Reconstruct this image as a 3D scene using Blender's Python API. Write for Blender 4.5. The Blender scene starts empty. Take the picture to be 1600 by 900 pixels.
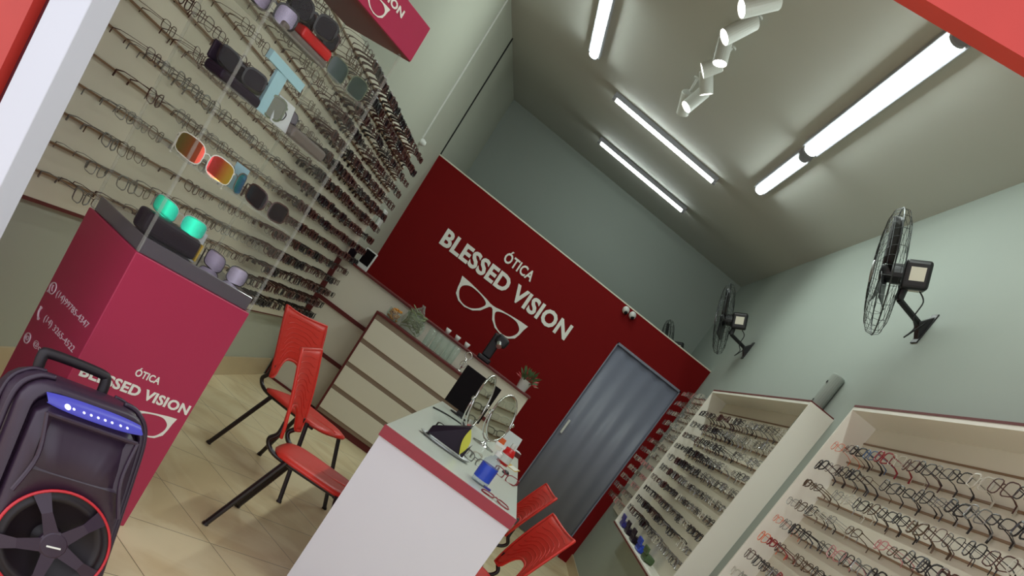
import bpy, math, random
from mathutils import Vector, Matrix, Euler
R = math.radians
C = bpy.context.scene.collection
SC = bpy.context.scene

# ------------------------------------------------------------------ camera, sky, exposure
cam_d = bpy.data.cameras.new('camera')
cam = bpy.data.objects.new('camera', cam_d); C.objects.link(cam)
cam_d.sensor_width = 36.0
cam_d.lens = 36.0 * 1475.15 / 1600
cam_d.shift_y = 616.5 / 1600
cam_d.clip_start = 0.02
_r = Vector((0.80960, 0.00890, 0.58692)); _d = Vector((0.55925, -0.31541, -0.76665)); _f = Vector((0.17829, 0.94891, -0.26033))
# camera rows above are the image right, image down and view axes expressed through the room axes
ROWS = Matrix((_r, _d, _f))
cam.matrix_world = Matrix(((ROWS[0][0], -ROWS[1][0], -ROWS[2][0], 0.0),
                           (ROWS[0][1], -ROWS[1][1], -ROWS[2][1], 0.0),
                           (ROWS[0][2], -ROWS[1][2], -ROWS[2][2], 1.35),
                           (0, 0, 0, 1)))
SC.camera = cam
W = bpy.data.worlds.new('sky'); SC.world = W; W.use_nodes = True
bg = W.node_tree.nodes['Background']
bg.inputs[0].default_value = (0.90, 0.93, 1.0, 1); bg.inputs[1].default_value = 1.65
SC.view_settings.view_transform = 'Standard'; SC.view_settings.look = 'None'
SC.view_settings.gamma = 1.0; SC.view_settings.use_curve_mapping = False
SC.view_settings.exposure = 0.0
SC.cycles.transparent_max_bounces = 40
SC.cycles.max_bounces = 8
TUBE = 40.0          # LED tube output
SPOT = 12.0

# ------------------------------------------------------------------ materials
def srgb(r, g, b):
    f = lambda c: (c / 255 / 12.92) if c / 255 <= 0.04045 else ((c / 255 + 0.055) / 1.055) ** 2.4
    return (f(r), f(g), f(b), 1)
def mat(name, col, rough=0.6, metal=0.0, var=0.06, scale=6.0, bump=0.0, bscale=60.0, emit=None, strength=0, coat=0.0, alpha=None):
    m = bpy.data.materials.new(name); m.use_nodes = True
    nt = m.node_tree; b = nt.nodes['Principled BSDF']
    b.inputs['Roughness'].default_value = rough; b.inputs['Metallic'].default_value = metal
    if coat: b.inputs['Coat Weight'].default_value = coat
    tc = nt.nodes.new('ShaderNodeTexCoord')
    no = nt.nodes.new('ShaderNodeTexNoise'); no.inputs['Scale'].default_value = scale; no.inputs['Detail'].default_value = 3
    nt.links.new(tc.outputs['Object'], no.inputs['Vector'])
    mx = nt.nodes.new('ShaderNodeMix'); mx.data_type = 'RGBA'
    mx.inputs[6].default_value = tuple(min(1, c * (1 - var)) for c in col[:3]) + (1,)
    mx.inputs[7].default_value = tuple(min(1, c * (1 + var)) for c in col[:3]) + (1,)
    nt.links.new(no.outputs['Fac'], mx.inputs[0]); nt.links.new(mx.outputs[2], b.inputs['Base Color'])
    if bump:
        n2 = nt.nodes.new('ShaderNodeTexNoise'); n2.inputs['Scale'].default_value = bscale
        nt.links.new(tc.outputs['Object'], n2.inputs['Vector'])
        bu = nt.nodes.new('ShaderNodeBump'); bu.inputs['Strength'].default_value = bump
        nt.links.new(n2.outputs['Fac'], bu.inputs['Height']); nt.links.new(bu.outputs[0], b.inputs['Normal'])
    if emit:
        b.inputs['Emission Color'].default_value = emit; b.inputs['Emission Strength'].default_value = strength
    return m
def clear_mat(name, tint, gloss=0.12, haze=0.04, hazecol=(0.8, 0.8, 0.78, 1)):
    m = bpy.data.materials.new(name); m.use_nodes = True; nt = m.node_tree
    for n in list(nt.nodes): nt.nodes.remove(n)
    o = nt.nodes.new('ShaderNodeOutputMaterial')
    t = nt.nodes.new('ShaderNodeBsdfTransparent'); t.inputs[0].default_value = tint
    g = nt.nodes.new('ShaderNodeBsdfGlossy'); g.inputs['Roughness'].default_value = 0.04
    d = nt.nodes.new('ShaderNodeBsdfDiffuse'); d.inputs[0].default_value = hazecol
    lw = nt.nodes.new('ShaderNodeLayerWeight'); lw.inputs[0].default_value = gloss
    m1 = nt.nodes.new('ShaderNodeMixShader'); m2 = nt.nodes.new('ShaderNodeMixShader'); m2.inputs[0].default_value = haze
    mm = nt.nodes.new('ShaderNodeMath'); mm.operation = 'MINIMUM'; mm.inputs[1].default_value = gloss * 0.22; nt.links.new(lw.outputs['Fresnel'], mm.inputs[0]); nt.links.new(mm.outputs[0], m1.inputs[0]); nt.links.new(t.outputs[0], m1.inputs[1]); nt.links.new(g.outputs[0], m1.inputs[2])
    nt.links.new(m1.outputs[0], m2.inputs[1]); nt.links.new(d.outputs[0], m2.inputs[2]); nt.links.new(m2.outputs[0], o.inputs[0])
    return m
def glow_mat(name, col, s):
    m = bpy.data.materials.new(name); m.use_nodes = True; nt = m.node_tree
    nt.nodes.remove(nt.nodes['Principled BSDF'])
    e = nt.nodes.new('ShaderNodeEmission'); e.inputs[0].default_value = col; e.inputs[1].default_value = s
    nt.links.new(e.outputs[0], nt.nodes['Material Output'].inputs[0]); return m
TILE_OFF = (0.031, 0.171, 0)
def floor_material():
    m = mat('glazed_tiles', srgb(232, 216, 178), 0.33, var=0.06, scale=2.5)
    nt = m.node_tree; b = nt.nodes['Principled BSDF']
    src = b.inputs['Base Color'].links[0].from_socket
    tc = nt.nodes.new('ShaderNodeTexCoord'); mp = nt.nodes.new('ShaderNodeMapping')
    mp.inputs['Rotation'].default_value = (0, 0, R(43)); mp.inputs['Location'].default_value = TILE_OFF
    nt.links.new(tc.outputs['Object'], mp.inputs[0])
    br = nt.nodes.new('ShaderNodeTexBrick'); br.offset = 0.0; br.squash = 1.0
    br.inputs['Scale'].default_value = 1.0; br.inputs['Brick Width'].default_value = 0.53; br.inputs['Row Height'].default_value = 0.53
    br.inputs['Mortar Size'].default_value = 0.0022; br.inputs['Mortar Smooth'].default_value = 0.1
    br.inputs['Color1'].default_value = (1, 1, 1, 1); br.inputs['Color2'].default_value = (0.93, 0.93, 0.92, 1)
    br.inputs['Mortar'].default_value = (0.22, 0.19, 0.16, 1)
    nt.links.new(mp.outputs[0], br.inputs[0])
    # marbled veins of the glaze
    vn = nt.nodes.new('ShaderNodeTexNoise'); vn.inputs['Scale'].default_value = 1.6; vn.inputs['Detail'].default_value = 7; vn.inputs['Distortion'].default_value = 1.5
    nt.links.new(tc.outputs['Object'], vn.inputs['Vector'])
    rp = nt.nodes.new('ShaderNodeValToRGB'); rp.color_ramp.elements[0].position = 0.40; rp.color_ramp.elements[0].color = (0.86, 0.80, 0.72, 1)
    rp.color_ramp.elements[1].position = 0.56; rp.color_ramp.elements[1].color = (1, 1, 1, 1)
    nt.links.new(vn.outputs['Fac'], rp.inputs[0])
    a = nt.nodes.new('ShaderNodeMix'); a.data_type = 'RGBA'; a.blend_type = 'MULTIPLY'; a.inputs[0].default_value = 1
    c = nt.nodes.new('ShaderNodeMix'); c.data_type = 'RGBA'; c.blend_type = 'MULTIPLY'; c.inputs[0].default_value = 1
    nt.links.new(src, a.inputs[6]); nt.links.new(br.outputs['Color'], a.inputs[7])
    nt.links.new(a.outputs[2], c.inputs[6]); nt.links.new(rp.outputs[0], c.inputs[7])
    nt.links.new(c.outputs[2], b.inputs['Base Color'])
    return m
M = {}
M['wall'] = mat('mint_wall_paint', srgb(154, 163, 155), 0.75, var=0.03, scale=1.5, bump=0.03)
M['wall_l'] = mat('daylit_wall_tone', srgb(176, 179, 165), 0.75, var=0.03, scale=1.5, bump=0.03)  # same wall paint, lighter and creamier to imitate daylight on the left wall
M['ceil'] = mat('ceiling_paint', srgb(198, 199, 192), 0.8, var=0.03, scale=1.2, bump=0.03)
M['red_wall'] = mat('red_wall_paint', srgb(118, 14, 16), 0.8, var=0.04, scale=2)
M['red_wall'].node_tree.nodes['Principled BSDF'].inputs['Specular IOR Level'].default_value = 0.15
M['floor'] = floor_material()
M['skirt'] = mat('tile_skirting', srgb(200, 180, 145), 0.35, var=0.08, scale=4)
M['shopfront_red'] = mat('shopfront_red_paint', srgb(180, 48, 38), 0.5, var=0.08, scale=9, bump=0.1)
M['maroon'] = mat('maroon_guide_rail', srgb(84, 26, 36), 0.5)
M['white_post'] = mat('white_post_paint', srgb(202, 204, 214), 0.45, var=0.02)
M['door'] = mat('grey_accordion_pvc', srgb(126, 130, 146), 0.4, var=0.03)
M['panel'] = mat('beige_slat_board', srgb(220, 214, 196), 0.5, var=0.02, scale=3)
M['box_white'] = mat('white_laminate', srgb(232, 229, 218), 0.45, var=0.02, scale=3)
M['desk_white'] = mat('white_desk_laminate', srgb(222, 221, 228), 0.35, var=0.01)
M['desk_glass'] = mat('pale_green_desk_top', srgb(206, 212, 202), 0.3, var=0.02)
M['rail'] = mat('brown_rail', srgb(128, 98, 70), 0.45)
M['red_trim'] = mat('dark_red_edge', srgb(96, 22, 22), 0.6, var=0.08)
M['desk_red'] = mat('red_glossy_edge', srgb(152, 22, 44), 0.3, var=0.12, scale=14)
M['cab_red'] = mat('crimson_vinyl', srgb(176, 44, 82), 0.4, var=0.03)
M['drawer'] = mat('cream_drawer_front', srgb(224, 219, 204), 0.45, var=0.02)
M['groove'] = mat('brown_drawer_groove', srgb(140, 120, 104), 0.5)
M['text'] = mat('white_lettering', srgb(238, 238, 230), 0.5, var=0.01)
M['text_pink'] = mat('pale_lettering', srgb(232, 212, 222), 0.5, var=0.01)
M['chair_red'] = mat('red_moulded_plastic', srgb(216, 52, 42), 0.38, var=0.05)
M['black_tube'] = mat('black_enamel_tube', srgb(30, 20, 24), 0.3)
M['black'] = mat('black_plastic', srgb(22, 18, 24), 0.4)
M['fan_black'] = mat('black_fan_enamel', srgb(24, 24, 26), 0.4)
M['wire'] = mat('grey_black_wire', srgb(40, 44, 44), 0.4, metal=0.4)
M['speaker'] = mat('dark_speaker_shell', srgb(52, 36, 54), 0.36, var=0.08, scale=20, bump=0.1, bscale=300)
M['speaker_dark'] = mat('speaker_cone_black', srgb(26, 16, 24), 0.5)
M['red_ring'] = mat('red_ring', srgb(196, 40, 52), 0.35)
M['chrome'] = mat('chrome', srgb(215, 215, 215), 0.12, metal=1.0, var=0.01)
M['mirror'] = mat('mirror_glass', srgb(225, 232, 226), 0.03, metal=1.0, var=0.0)
M['silver'] = mat('brushed_silver', srgb(170, 172, 172), 0.3, metal=0.8)
M['white_plastic'] = mat('white_plastic', srgb(214, 216, 212), 0.4, var=0.02)
M['housing'] = mat('grey_lamp_housing', srgb(150, 152, 160), 0.45)
M['spot_white'] = mat('white_spot_enamel', srgb(200, 202, 196), 0.4)
M['tube'] = glow_mat('led_diffuser', (0.90, 1.0, 0.95, 1), TUBE)
M['spot_glow'] = glow_mat('spot_lens_glow', (1.0, 0.98, 0.92, 1), SPOT)
M['acrylic'] = clear_mat('clear_acrylic', (0.98, 0.985, 0.98, 1), 0.15, 0.008)
M['acrylic_edge'] = clear_mat('acrylic_shelf', (0.93, 0.94, 0.92, 1), 0.25, 0.12)
M['glass'] = clear_mat('clear_glass', (0.90, 0.95, 0.93, 1), 0.25, 0.10)
M['bottle'] = clear_mat('clear_bottle', (0.86, 0.90, 0.96, 1), 0.25, 0.12)
M['lens'] = clear_mat('demo_lens', (0.93, 0.94, 0.94, 1), 0.15, 0.03)
M['dark_lens'] = mat('dark_lens', srgb(26, 16, 24), 0.15, var=0.02)
M['sensor_black'] = mat('black_glass_screen', srgb(14, 8, 12), 0.5)
M['leaf'] = mat('green_leaf', srgb(74, 100, 62), 0.5, var=0.25, scale=40)
M['flower'] = mat('red_flower', srgb(176, 60, 64), 0.5, var=0.2, scale=40)
M['candy'] = mat('orange_sweets', srgb(206, 140, 50), 0.4, var=0.45, scale=60)
M['weave'] = mat('green_cream_wrapper', srgb(130, 140, 100), 0.5, var=0.6, scale=70)
M['paper'] = mat('white_paper', srgb(214, 218, 220), 0.6, var=0.02)
M['bluewhite'] = mat('pale_blue_card', srgb(170, 212, 224), 0.4, var=0.05)
M['blue_label'] = mat('blue_label', srgb(36, 70, 190), 0.35, var=0.2, scale=30)
M['blue_dark'] = mat('deep_blue_card', srgb(50, 44, 140), 0.4)
M['yellow'] = mat('yellow_lining', srgb(206, 206, 60), 0.5)
M['mustard'] = mat('mustard_card', srgb(196, 160, 60), 0.5)
M['case_black'] = mat('black_case_leather', srgb(42, 32, 44), 0.35, bump=0.1)
M['case_grey'] = mat('grey_case', srgb(110, 100, 94), 0.5)
M['case_red'] = mat('red_case', srgb(206, 20, 24), 0.35)
M['platform'] = mat('dark_grey_platform', srgb(92, 84, 96), 0.12, coat=0.5)
for k_ in ('sensor_black', 'case_black'): M[k_].node_tree.nodes['Principled BSDF'].inputs['Specular IOR Level'].default_value = 0.12
M['led_blue'] = mat('lit_control_panel', srgb(40, 40, 120), 0.3, emit=(0.14, 0.14, 0.8, 1), strength=0.4)
M['led_white'] = glow_mat('panel_led', (0.6, 0.6, 1.0, 1), 2.2)
def mirror_lens(name, stops, scale=1.0):
    m = bpy.data.materials.new(name); m.use_nodes = True; nt = m.node_tree; b = nt.nodes['Principled BSDF']
    b.inputs['Metallic'].default_value = 0.75; b.inputs['Roughness'].default_value = 0.15
    tc = nt.nodes.new('ShaderNodeTexCoord'); sp = nt.nodes.new('ShaderNodeSeparateXYZ'); nt.links.new(tc.outputs['Object'], sp.inputs[0])
    mr = nt.nodes.new('ShaderNodeMapRange'); mr.inputs[1].default_value = -0.085; mr.inputs[2].default_value = 0.085
    nt.links.new(sp.outputs[0], mr.inputs[0])
    rp = nt.nodes.new('ShaderNodeValToRGB'); rp.color_ramp.elements[0].position = 0; rp.color_ramp.elements[0].color = stops[0]
    rp.color_ramp.elements[1].position = 1; rp.color_ramp.elements[1].color = stops[-1]
    for i, s in enumerate(stops[1:-1]):
        e = rp.color_ramp.elements.new((i + 1) / (len(stops) - 1)); e.color = s
    nt.links.new(mr.outputs[0], rp.inputs[0]); nt.links.new(rp.outputs[0], b.inputs['Base Color']); return m
M['rain_a'] = mirror_lens('rainbow_mirror_lens', [srgb(150, 150, 60), srgb(220, 110, 40), srgb(250, 80, 90), srgb(200, 60, 40), srgb(226, 190, 60)])
M['rain_b'] = mirror_lens('green_blue_mirror_lens', [srgb(60, 40, 90), srgb(10, 170, 70), srgb(40, 230, 200), srgb(90, 190, 240), srgb(120, 100, 220)])
M['teal'] = mirror_lens('teal_mirror_lens', [srgb(10, 110, 80), srgb(40, 230, 180), srgb(10, 100, 90), srgb(50, 240, 190), srgb(30, 120, 100)])
M['silver_lens'] = mirror_lens('violet_grey_mirror_lens', [srgb(70, 56, 70), srgb(130, 118, 134), srgb(56, 44, 56), srgb(150, 140, 156), srgb(60, 50, 62)])
M['dark_lens'].node_tree.nodes['Principled BSDF'].inputs['Specular IOR Level'].default_value = 0.15
M['olive_lens'] = mat('olive_lens', srgb(90, 92, 66), 0.1, coat=0.5)
M['teal_dark'] = mat('dark_teal_lens', srgb(50, 70, 66), 0.1, coat=0.5)
M['brown_blue'] = mat('brown_round_lens', srgb(70, 46, 52), 0.1, coat=0.5)
GC = dict(black=(28, 24, 26), brown=(74, 40, 34), bronze=(104, 86, 70), silver=(140, 140, 138), red=(140, 30, 40), pink=(196, 130, 130), blue=(60, 90, 130), orange=(226, 100, 50), clear=(190, 186, 172), green=(110, 120, 96))
for k, c in GC.items(): M['g_' + k] = mat('frame_' + k, srgb(*c), 0.3, metal=0.7 if k in ('silver', 'bronze') else 0.0)

# ------------------------------------------------------------------ mesh helpers
class MB:
    def __init__(s): s.v = []; s.f = []; s.m = []
    def add(s, vs, fs, mi=0, T=None):
        b = len(s.v)
        s.v += [tuple(T @ Vector(v)) if T else tuple(v) for v in vs]
        s.f += [tuple(b + i for i in f) for f in fs]; s.m += [mi] * len(fs)
        return s
    def box(s, x0, x1, y0, y1, z0, z1, mi=0, T=None):
        v = [(x, y, z) for x in (x0, x1) for y in (y0, y1) for z in (z0, z1)]
        return s.add(v, [(0, 1, 3, 2), (4, 6, 7, 5), (0, 4, 5, 1), (2, 3, 7, 6), (0, 2, 6, 4), (1, 5, 7, 3)], mi, T)
    def prism(s, poly, z0, z1, mi=0, T=None):
        n = len(poly)
        a = sum(poly[i][0] * poly[(i + 1) % n][1] - poly[(i + 1) % n][0] * poly[i][1] for i in range(n))
        if a < 0: poly = poly[::-1]
        v = [(x, y, z0) for x, y in poly] + [(x, y, z1) for x, y in poly]
        f = [tuple(range(n))[::-1], tuple(range(n, 2 * n))] + [(i, (i + 1) % n, n + (i + 1) % n, n + i) for i in range(n)]
        return s.add(v, f, mi, T)
    def tube(s, pts, r, n=6, closed=False, mi=0, T=None, caps=True):
        P = [Vector(p) for p in pts]; k = len(P); rr = r if isinstance(r, (list, tuple)) else [r] * k
        vs = []; up = None
        for i, p in enumerate(P):
            a = P[(i - 1) % k] if (closed or i) else p; b = P[(i + 1) % k] if (closed or i < k - 1) else p
            t = (b - a); t = t.normalized() if t.length > 1e-9 else Vector((0, 0, 1))
            if up is None: up = t.orthogonal().normalized()
            up = (up - t * up.dot(t)); up = up.normalized() if up.length > 1e-6 else t.orthogonal().normalized()
            w = t.cross(up)
            for j in range(n):
                c = 2 * math.pi * j / n
                vs.append(p + (up * math.cos(c) + w * math.sin(c)) * rr[i])
        fs = []
        for i in range(k if closed else k - 1):
            i2 = (i + 1) % k
            for j in range(n): fs.append((i * n + j, i * n + (j + 1) % n, i2 * n + (j + 1) % n, i2 * n + j))
        if not closed and caps: fs += [tuple(range(n))[::-1], tuple(range((k - 1) * n, k * n))]
        return s.add(vs, fs, mi, T)
    def lathe(s, prof, n=24, mi=0, T=None):
        vs = []; fs = []; k = len(prof)
        for r, z in prof:
            for j in range(n):
                c = 2 * math.pi * j / n; vs.append((max(r, 1e-5) * math.cos(c), max(r, 1e-5) * math.sin(c), z))
        for i in range(k - 1):
            for j in range(n): fs.append((i * n + j, i * n + (j + 1) % n, (i + 1) * n + (j + 1) % n, (i + 1) * n + j))
        return s.add(vs, fs, mi, T)
    def grid(s, P, mi=0, T=None, flip=False):
        a, b = len(P), len(P[0]); fs = []
        for i in range(a - 1):
            for j in range(b - 1):
                q = (i * b + j, i * b + j + 1, (i + 1) * b + j + 1, (i + 1) * b + j); fs.append(q[::-1] if flip else q)
        return s.add([p for row in P for p in row], fs, mi, T)
    def mesh(s, name, mats, smooth=False):
        me = bpy.data.meshes.new(name); me.from_pydata(s.v, [], s.f)
        for m in (mats if isinstance(mats, (list, tuple)) else [mats]): me.materials.append(m)
        me.polygons.foreach_set('material_index', s.m)
        if smooth: me.polygons.foreach_set('use_smooth', [True] * len(s.f))
        me.validate(); me.update(); return me
    def build(s, name, mats, parent=None, smooth=False, bevel=0, solid=0, sub=0, T=None):
        o = bpy.data.objects.new(name, s.mesh(name, mats, smooth)); C.objects.link(o)
        if parent: o.parent = parent
        if T: o.matrix_local = T
        if solid:
            m = o.modifiers.new('solid', 'SOLIDIFY'); m.thickness = solid; m.offset = 0
        if bevel:
            m = o.modifiers.new('bevel', 'BEVEL'); m.width = bevel; m.segments = 3; m.limit_method = 'ANGLE'; m.angle_limit = R(40)
        if sub:
            m = o.modifiers.new('sub', 'SUBSURF'); m.levels = sub; m.render_levels = sub
        return o
def tag(o, label, cat, group=None, kind=None):
    o['label'] = label; o['category'] = cat
    if group: o['group'] = group
    if kind: o['kind'] = kind
    return o
def struct(o, label=None, cat=None):
    o['kind'] = 'structure'
    if label: o['label'] = label
    if cat: o['category'] = cat
    return o
def thing(name, label, cat, loc=(0, 0, 0), rz=0, group=None, M4=None):
    o = bpy.data.objects.new(name, None); C.objects.link(o); o.empty_display_size = 0.1
    o.location = loc; o.rotation_euler = (0, 0, rz)
    if M4 is not None: o.matrix_world = M4
    return tag(o, label, cat, group)
def copy_tree(root, M4):
    r = root.copy(); C.objects.link(r); r.matrix_world = M4
    for ch in [c for c in KIDS[root.name]]:
        c = ch.copy(); C.objects.link(c); c.parent = r
        for g_ in list(ch.children):
            d_ = g_.copy(); C.objects.link(d_); d_.parent = c
    return r
KIDS = {}
def frame(origin, xd, zd):
    z = Vector(zd).normalized(); x = Vector(xd); x = (x - z * x.dot(z)).normalized(); y = z.cross(x)
    return Matrix(((x.x, y.x, z.x, origin[0]), (x.y, y.y, z.y, origin[1]), (x.z, y.z, z.z, origin[2]), (0, 0, 0, 1)))
def catmull(pts, closed=True, n=6):
    out = []; k = len(pts)
    for i in range(k if closed else k - 1):
        p = [Vector(pts[(i + d) % k] if closed else pts[min(max(i + d, 0), k - 1)]) for d in (-1, 0, 1, 2)]
        for j in range(n):
            t = j / n
            out.append(0.5 * ((2 * p[1]) + (-p[0] + p[2]) * t + (2 * p[0] - 5 * p[1] + 4 * p[2] - p[3]) * t * t + (-p[0] + 3 * p[1] - 3 * p[2] + p[3]) * t ** 3))
    if not closed: out.append(Vector(pts[-1]))
    return out
def curve_mesh(cu, name, material, parent, T, box=None):
    tmp = bpy.data.objects.new('tmp', cu); C.objects.link(tmp)
    bpy.context.view_layer.update()
    me = bpy.data.meshes.new_from_object(tmp.evaluated_get(bpy.context.evaluated_depsgraph_get()))
    bpy.data.objects.remove(tmp); me.name = name; me.materials.clear(); me.materials.append(material)
    if box:
        x0, x1, y0, y1 = box
        xs = [v.co.x for v in me.vertices]; ys = [v.co.y for v in me.vertices]
        ax, bx, ay, by = min(xs), max(xs), min(ys), max(ys)
        for v in me.vertices:
            v.co.x = x0 + (v.co.x - ax) / (bx - ax) * (x1 - x0); v.co.y = y0 + (v.co.y - ay) / (by - ay) * (y1 - y0)
    o = bpy.data.objects.new(name, me); C.objects.link(o)
    if parent: o.parent = parent; o.matrix_local = T
    else: o.matrix_world = T
    return o
def text(name, s, box, material, parent, T, bold=0.025, ext=0.004):
    cu = bpy.data.curves.new(name, 'FONT'); cu.body = s; cu.offset = bold; cu.extrude = ext; cu.resolution_u = 3; cu.space_character = 1.05
    return curve_mesh(cu, name, material, parent, T, box)
OUT = [(.10, .985), (.24, .93), (.38, .86), (.46, .80), (.5, .79)]
OUTB = [(.5, .70), (.475, .66), (.445, .5), (.41, .3), (.33, .09), (.22, 0), (.12, .06), (.05, .25), (.03, .5), (.02, .75)]
HOLE = [(.075, .70), (.15, .86), (.27, .86), (.38, .77), (.425, .62), (.38, .34), (.30, .13), (.21, .07), (.13, .14), (.08, .33), (.06, .52)]
def eyeglass_logo(name, box, material, parent, T, ext=0.004):
    cu = bpy.data.curves.new(name, 'CURVE'); cu.dimensions = '2D'; cu.fill_mode = 'BOTH'; cu.extrude = ext
    top = [(0, 1)] + OUT; half = top + [(1 - x, y) for x, y in top[-2::-1]]
    bot = OUTB; low = [(1 - x, y) for x, y in bot[::-1]] + bot[1:]
    loops = [half + low]
    for mir in (0, 1):
        loops.append([(1 - p.x if mir else p.x, p.y) for p in catmull([(x, y, 0) for x, y in HOLE], True, 5)])
    for L in loops:
        sp = cu.splines.new('POLY'); sp.points.add(len(L) - 1); sp.use_cyclic_u = True
        for i, (x, y) in enumerate(L): sp.points[i].co = (x, y, 0, 1)
    return curve_mesh(cu, name, material, parent, T, box)

# ------------------------------------------------------------------ room shell
XL, XR, YP, YB, ZC = -1.80, 1.61, 10.30, 12.42, 3.68
FD = Vector((0.9205, -0.3907, 0)).normalized(); FN = Vector((-FD.y, FD.x, 0))     # shopfront line, and its direction into the shop
FO = Vector((0.187, 2.11, 0))
def fac(u, v=0, z=0): return FO + FD * u + FN * v + Vector((0, 0, z))
UL, UR = (XL - FO.x) / FD.x, (XR - FO.x) / FD.x
def fxy(u, v): p = fac(u, v); return (p.x, p.y)
struct(MB().box(-4.5, 4.5, -2.0, YB + .1, -0.12, 0).build('floor', M['floor']), 'beige glazed floor tiles laid diagonally', 'floor')
struct(MB().prism([fxy(UL - .15, .05), fxy(UR + .15, .05), (XR + .1, YB + .1), (XL - .1, YB + .1)], ZC, ZC + .12).build('ceiling', M['ceil']), 'plain beige grey ceiling', 'ceiling')
yl, yr = fac(UL).y, fac(UR).y
struct(MB().prism([(XL, yl + .0), (XL, YB), (XL - .12, YB), (XL - .12, yl)], 0, ZC).build('wall_left', M['wall_l']), 'pale green left wall behind the frame display', 'wall')
struct(MB().prism([(XR, yr), (XR, YB), (XR + .12, YB), (XR + .12, yr)], 0, ZC).build('wall_right', M['wall']), 'pale green right wall carrying the fans', 'wall')
struct(MB().box(XL - .12, XR + .12, YB, YB + .12, 0, ZC).build('wall_back', M['wall']), 'pale green far wall above the red partition', 'wall')
# red partition, door opening 0.66..1.48
DX0, DX1, DZ = 0.655, 1.482, 2.150
p = MB().box(XL, DX0, YP, YP + .1, 0, 2.475).box(DX0, DX1, YP, YP + .1, DZ, 2.475).box(DX1, XR, YP, YP + .1, 0, 2.475)
struct(p.build('wall_partition', M['red_wall']), 'dark red partition wall with white shop lettering', 'wall')
struct(MB().box(XL, XR, YP - .004, YP + .104, 2.475, 2.487).build('trim_1', M['panel']), 'thin beige capping along the top of the red partition', 'trim')
T = frame((0, YP - .003, 0), (1, 0, 0), (0, -1, 0))
sg = thing('wall_sign', 'white raised lettering and spectacles emblem on the red partition', 'sign', (0, YP - .003, 0))
T = frame((0, 0, 0), (1, 0, 0), (0, -1, 0))
text('small_lettering', 'ÓTICA', (-.757, -.412, 2.072, 2.200), M['text'], sg, T)
text('large_lettering', 'BLESSED VISION', (-1.362, .196, 1.828, 1.998), M['text'], sg, T, 0.035)
eyeglass_logo('spectacles_emblem', (-1.0, -.182, 1.495, 1.722), M['text'], sg, T)
# accordion door
dr = thing('door_1', 'grey folding plastic door in the red partition', 'door', ((DX0 + DX1) / 2, YP + .03, 0)); dr['kind'] = 'structure'
w = (DX1 - DX0) / 2
pts = []; nf = 9
P = []
for zz in (0.01, DZ - .02):
    row = []
    for i in range(nf * 4 + 1):
        x = -w + .012 + (2 * w - .024) * i / (nf * 4); row.append((x, .007 * math.cos(i / 4 * math.pi), zz))
    P.append(row)
MB().grid(P).build('door_leaf', M['door'], dr, smooth=True, solid=.006)
MB().box(-w, -w + .012, -.032, .03, 0, DZ).box(w - .012, w, -.032, .03, 0, DZ).box(-w, w, -.032, .03, DZ - .022, DZ).build('door_frame', M['door'], dr)
MB().box(-w + .05, -w + .075, -.05, -.018, 1.08, 1.24).build('door_handle', M['white_plastic'], dr, bevel=.005)
# skirting tiles
struct(MB().box(XL, XL + .012, yl + .2, 8.6, 0, .155).build('baseboard_left', M['skirt']), 'beige tile skirting along the left wall', 'baseboard')
struct(MB().box(XR - .012, XR, yr + .2, YP, 0, .12).build('baseboard_right', M['skirt']), 'beige tile skirting along the right wall', 'baseboard')
# dark crack-like joint on the left wall above the partition
struct(MB().box(XL, XL + .012, YP, YP + .014, 2.487, ZC).build('trim_2', M['fan_black']), 'dark vertical joint on the left wall above the partition', 'trim')

# shopfront: red jamb, guide rail, white post, red lintel
u1 = (-1.475 - FO.x) / FD.x; u2 = (-1.445 - FO.x) / FD.x; u3 = (-1.335 - FO.x) / FD.x
struct(MB().prism([fxy(UL - 2.5, -.06), fxy(u1, -.06), fxy(u1, .06), fxy(UL - 2.5, .06)], 0, ZC).build('wall_front', M['shopfront_red']), 'bright red shopfront wall left of the entrance', 'wall')
struct(MB().prism([fxy(u1, -.03), fxy(u2 + .03, -.03), fxy(u2 + .03, .05), fxy(u1, .05)], 0, 2.3).build('trim_3', M['maroon']), 'dark maroon shutter guide between red wall and white post', 'trim')
struct(MB().prism([fxy(u2, -.05), fxy(u3, -.05), fxy(u3, .02), fxy(u2, .02)], 0, 2.3).build('trim_4', M['white_post'], bevel=.003), 'white post of the entrance on the left', 'trim')
lint = MB().prism([fxy(u1, -.055), fxy(UR + .2, -.055), fxy(UR + .2, 0), fxy(u1, 0)], 2.30, ZC + .1)
lint.prism([fxy(u1, -.095), fxy(UR + .2, -.095), fxy(UR + .2, -.056), fxy(u1, -.056)], 2.52, 2.9)
struct(lint.build('wall_lintel', M['shopfront_red']), 'bright red shutter beam across the top of the entrance', 'beam')

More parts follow.
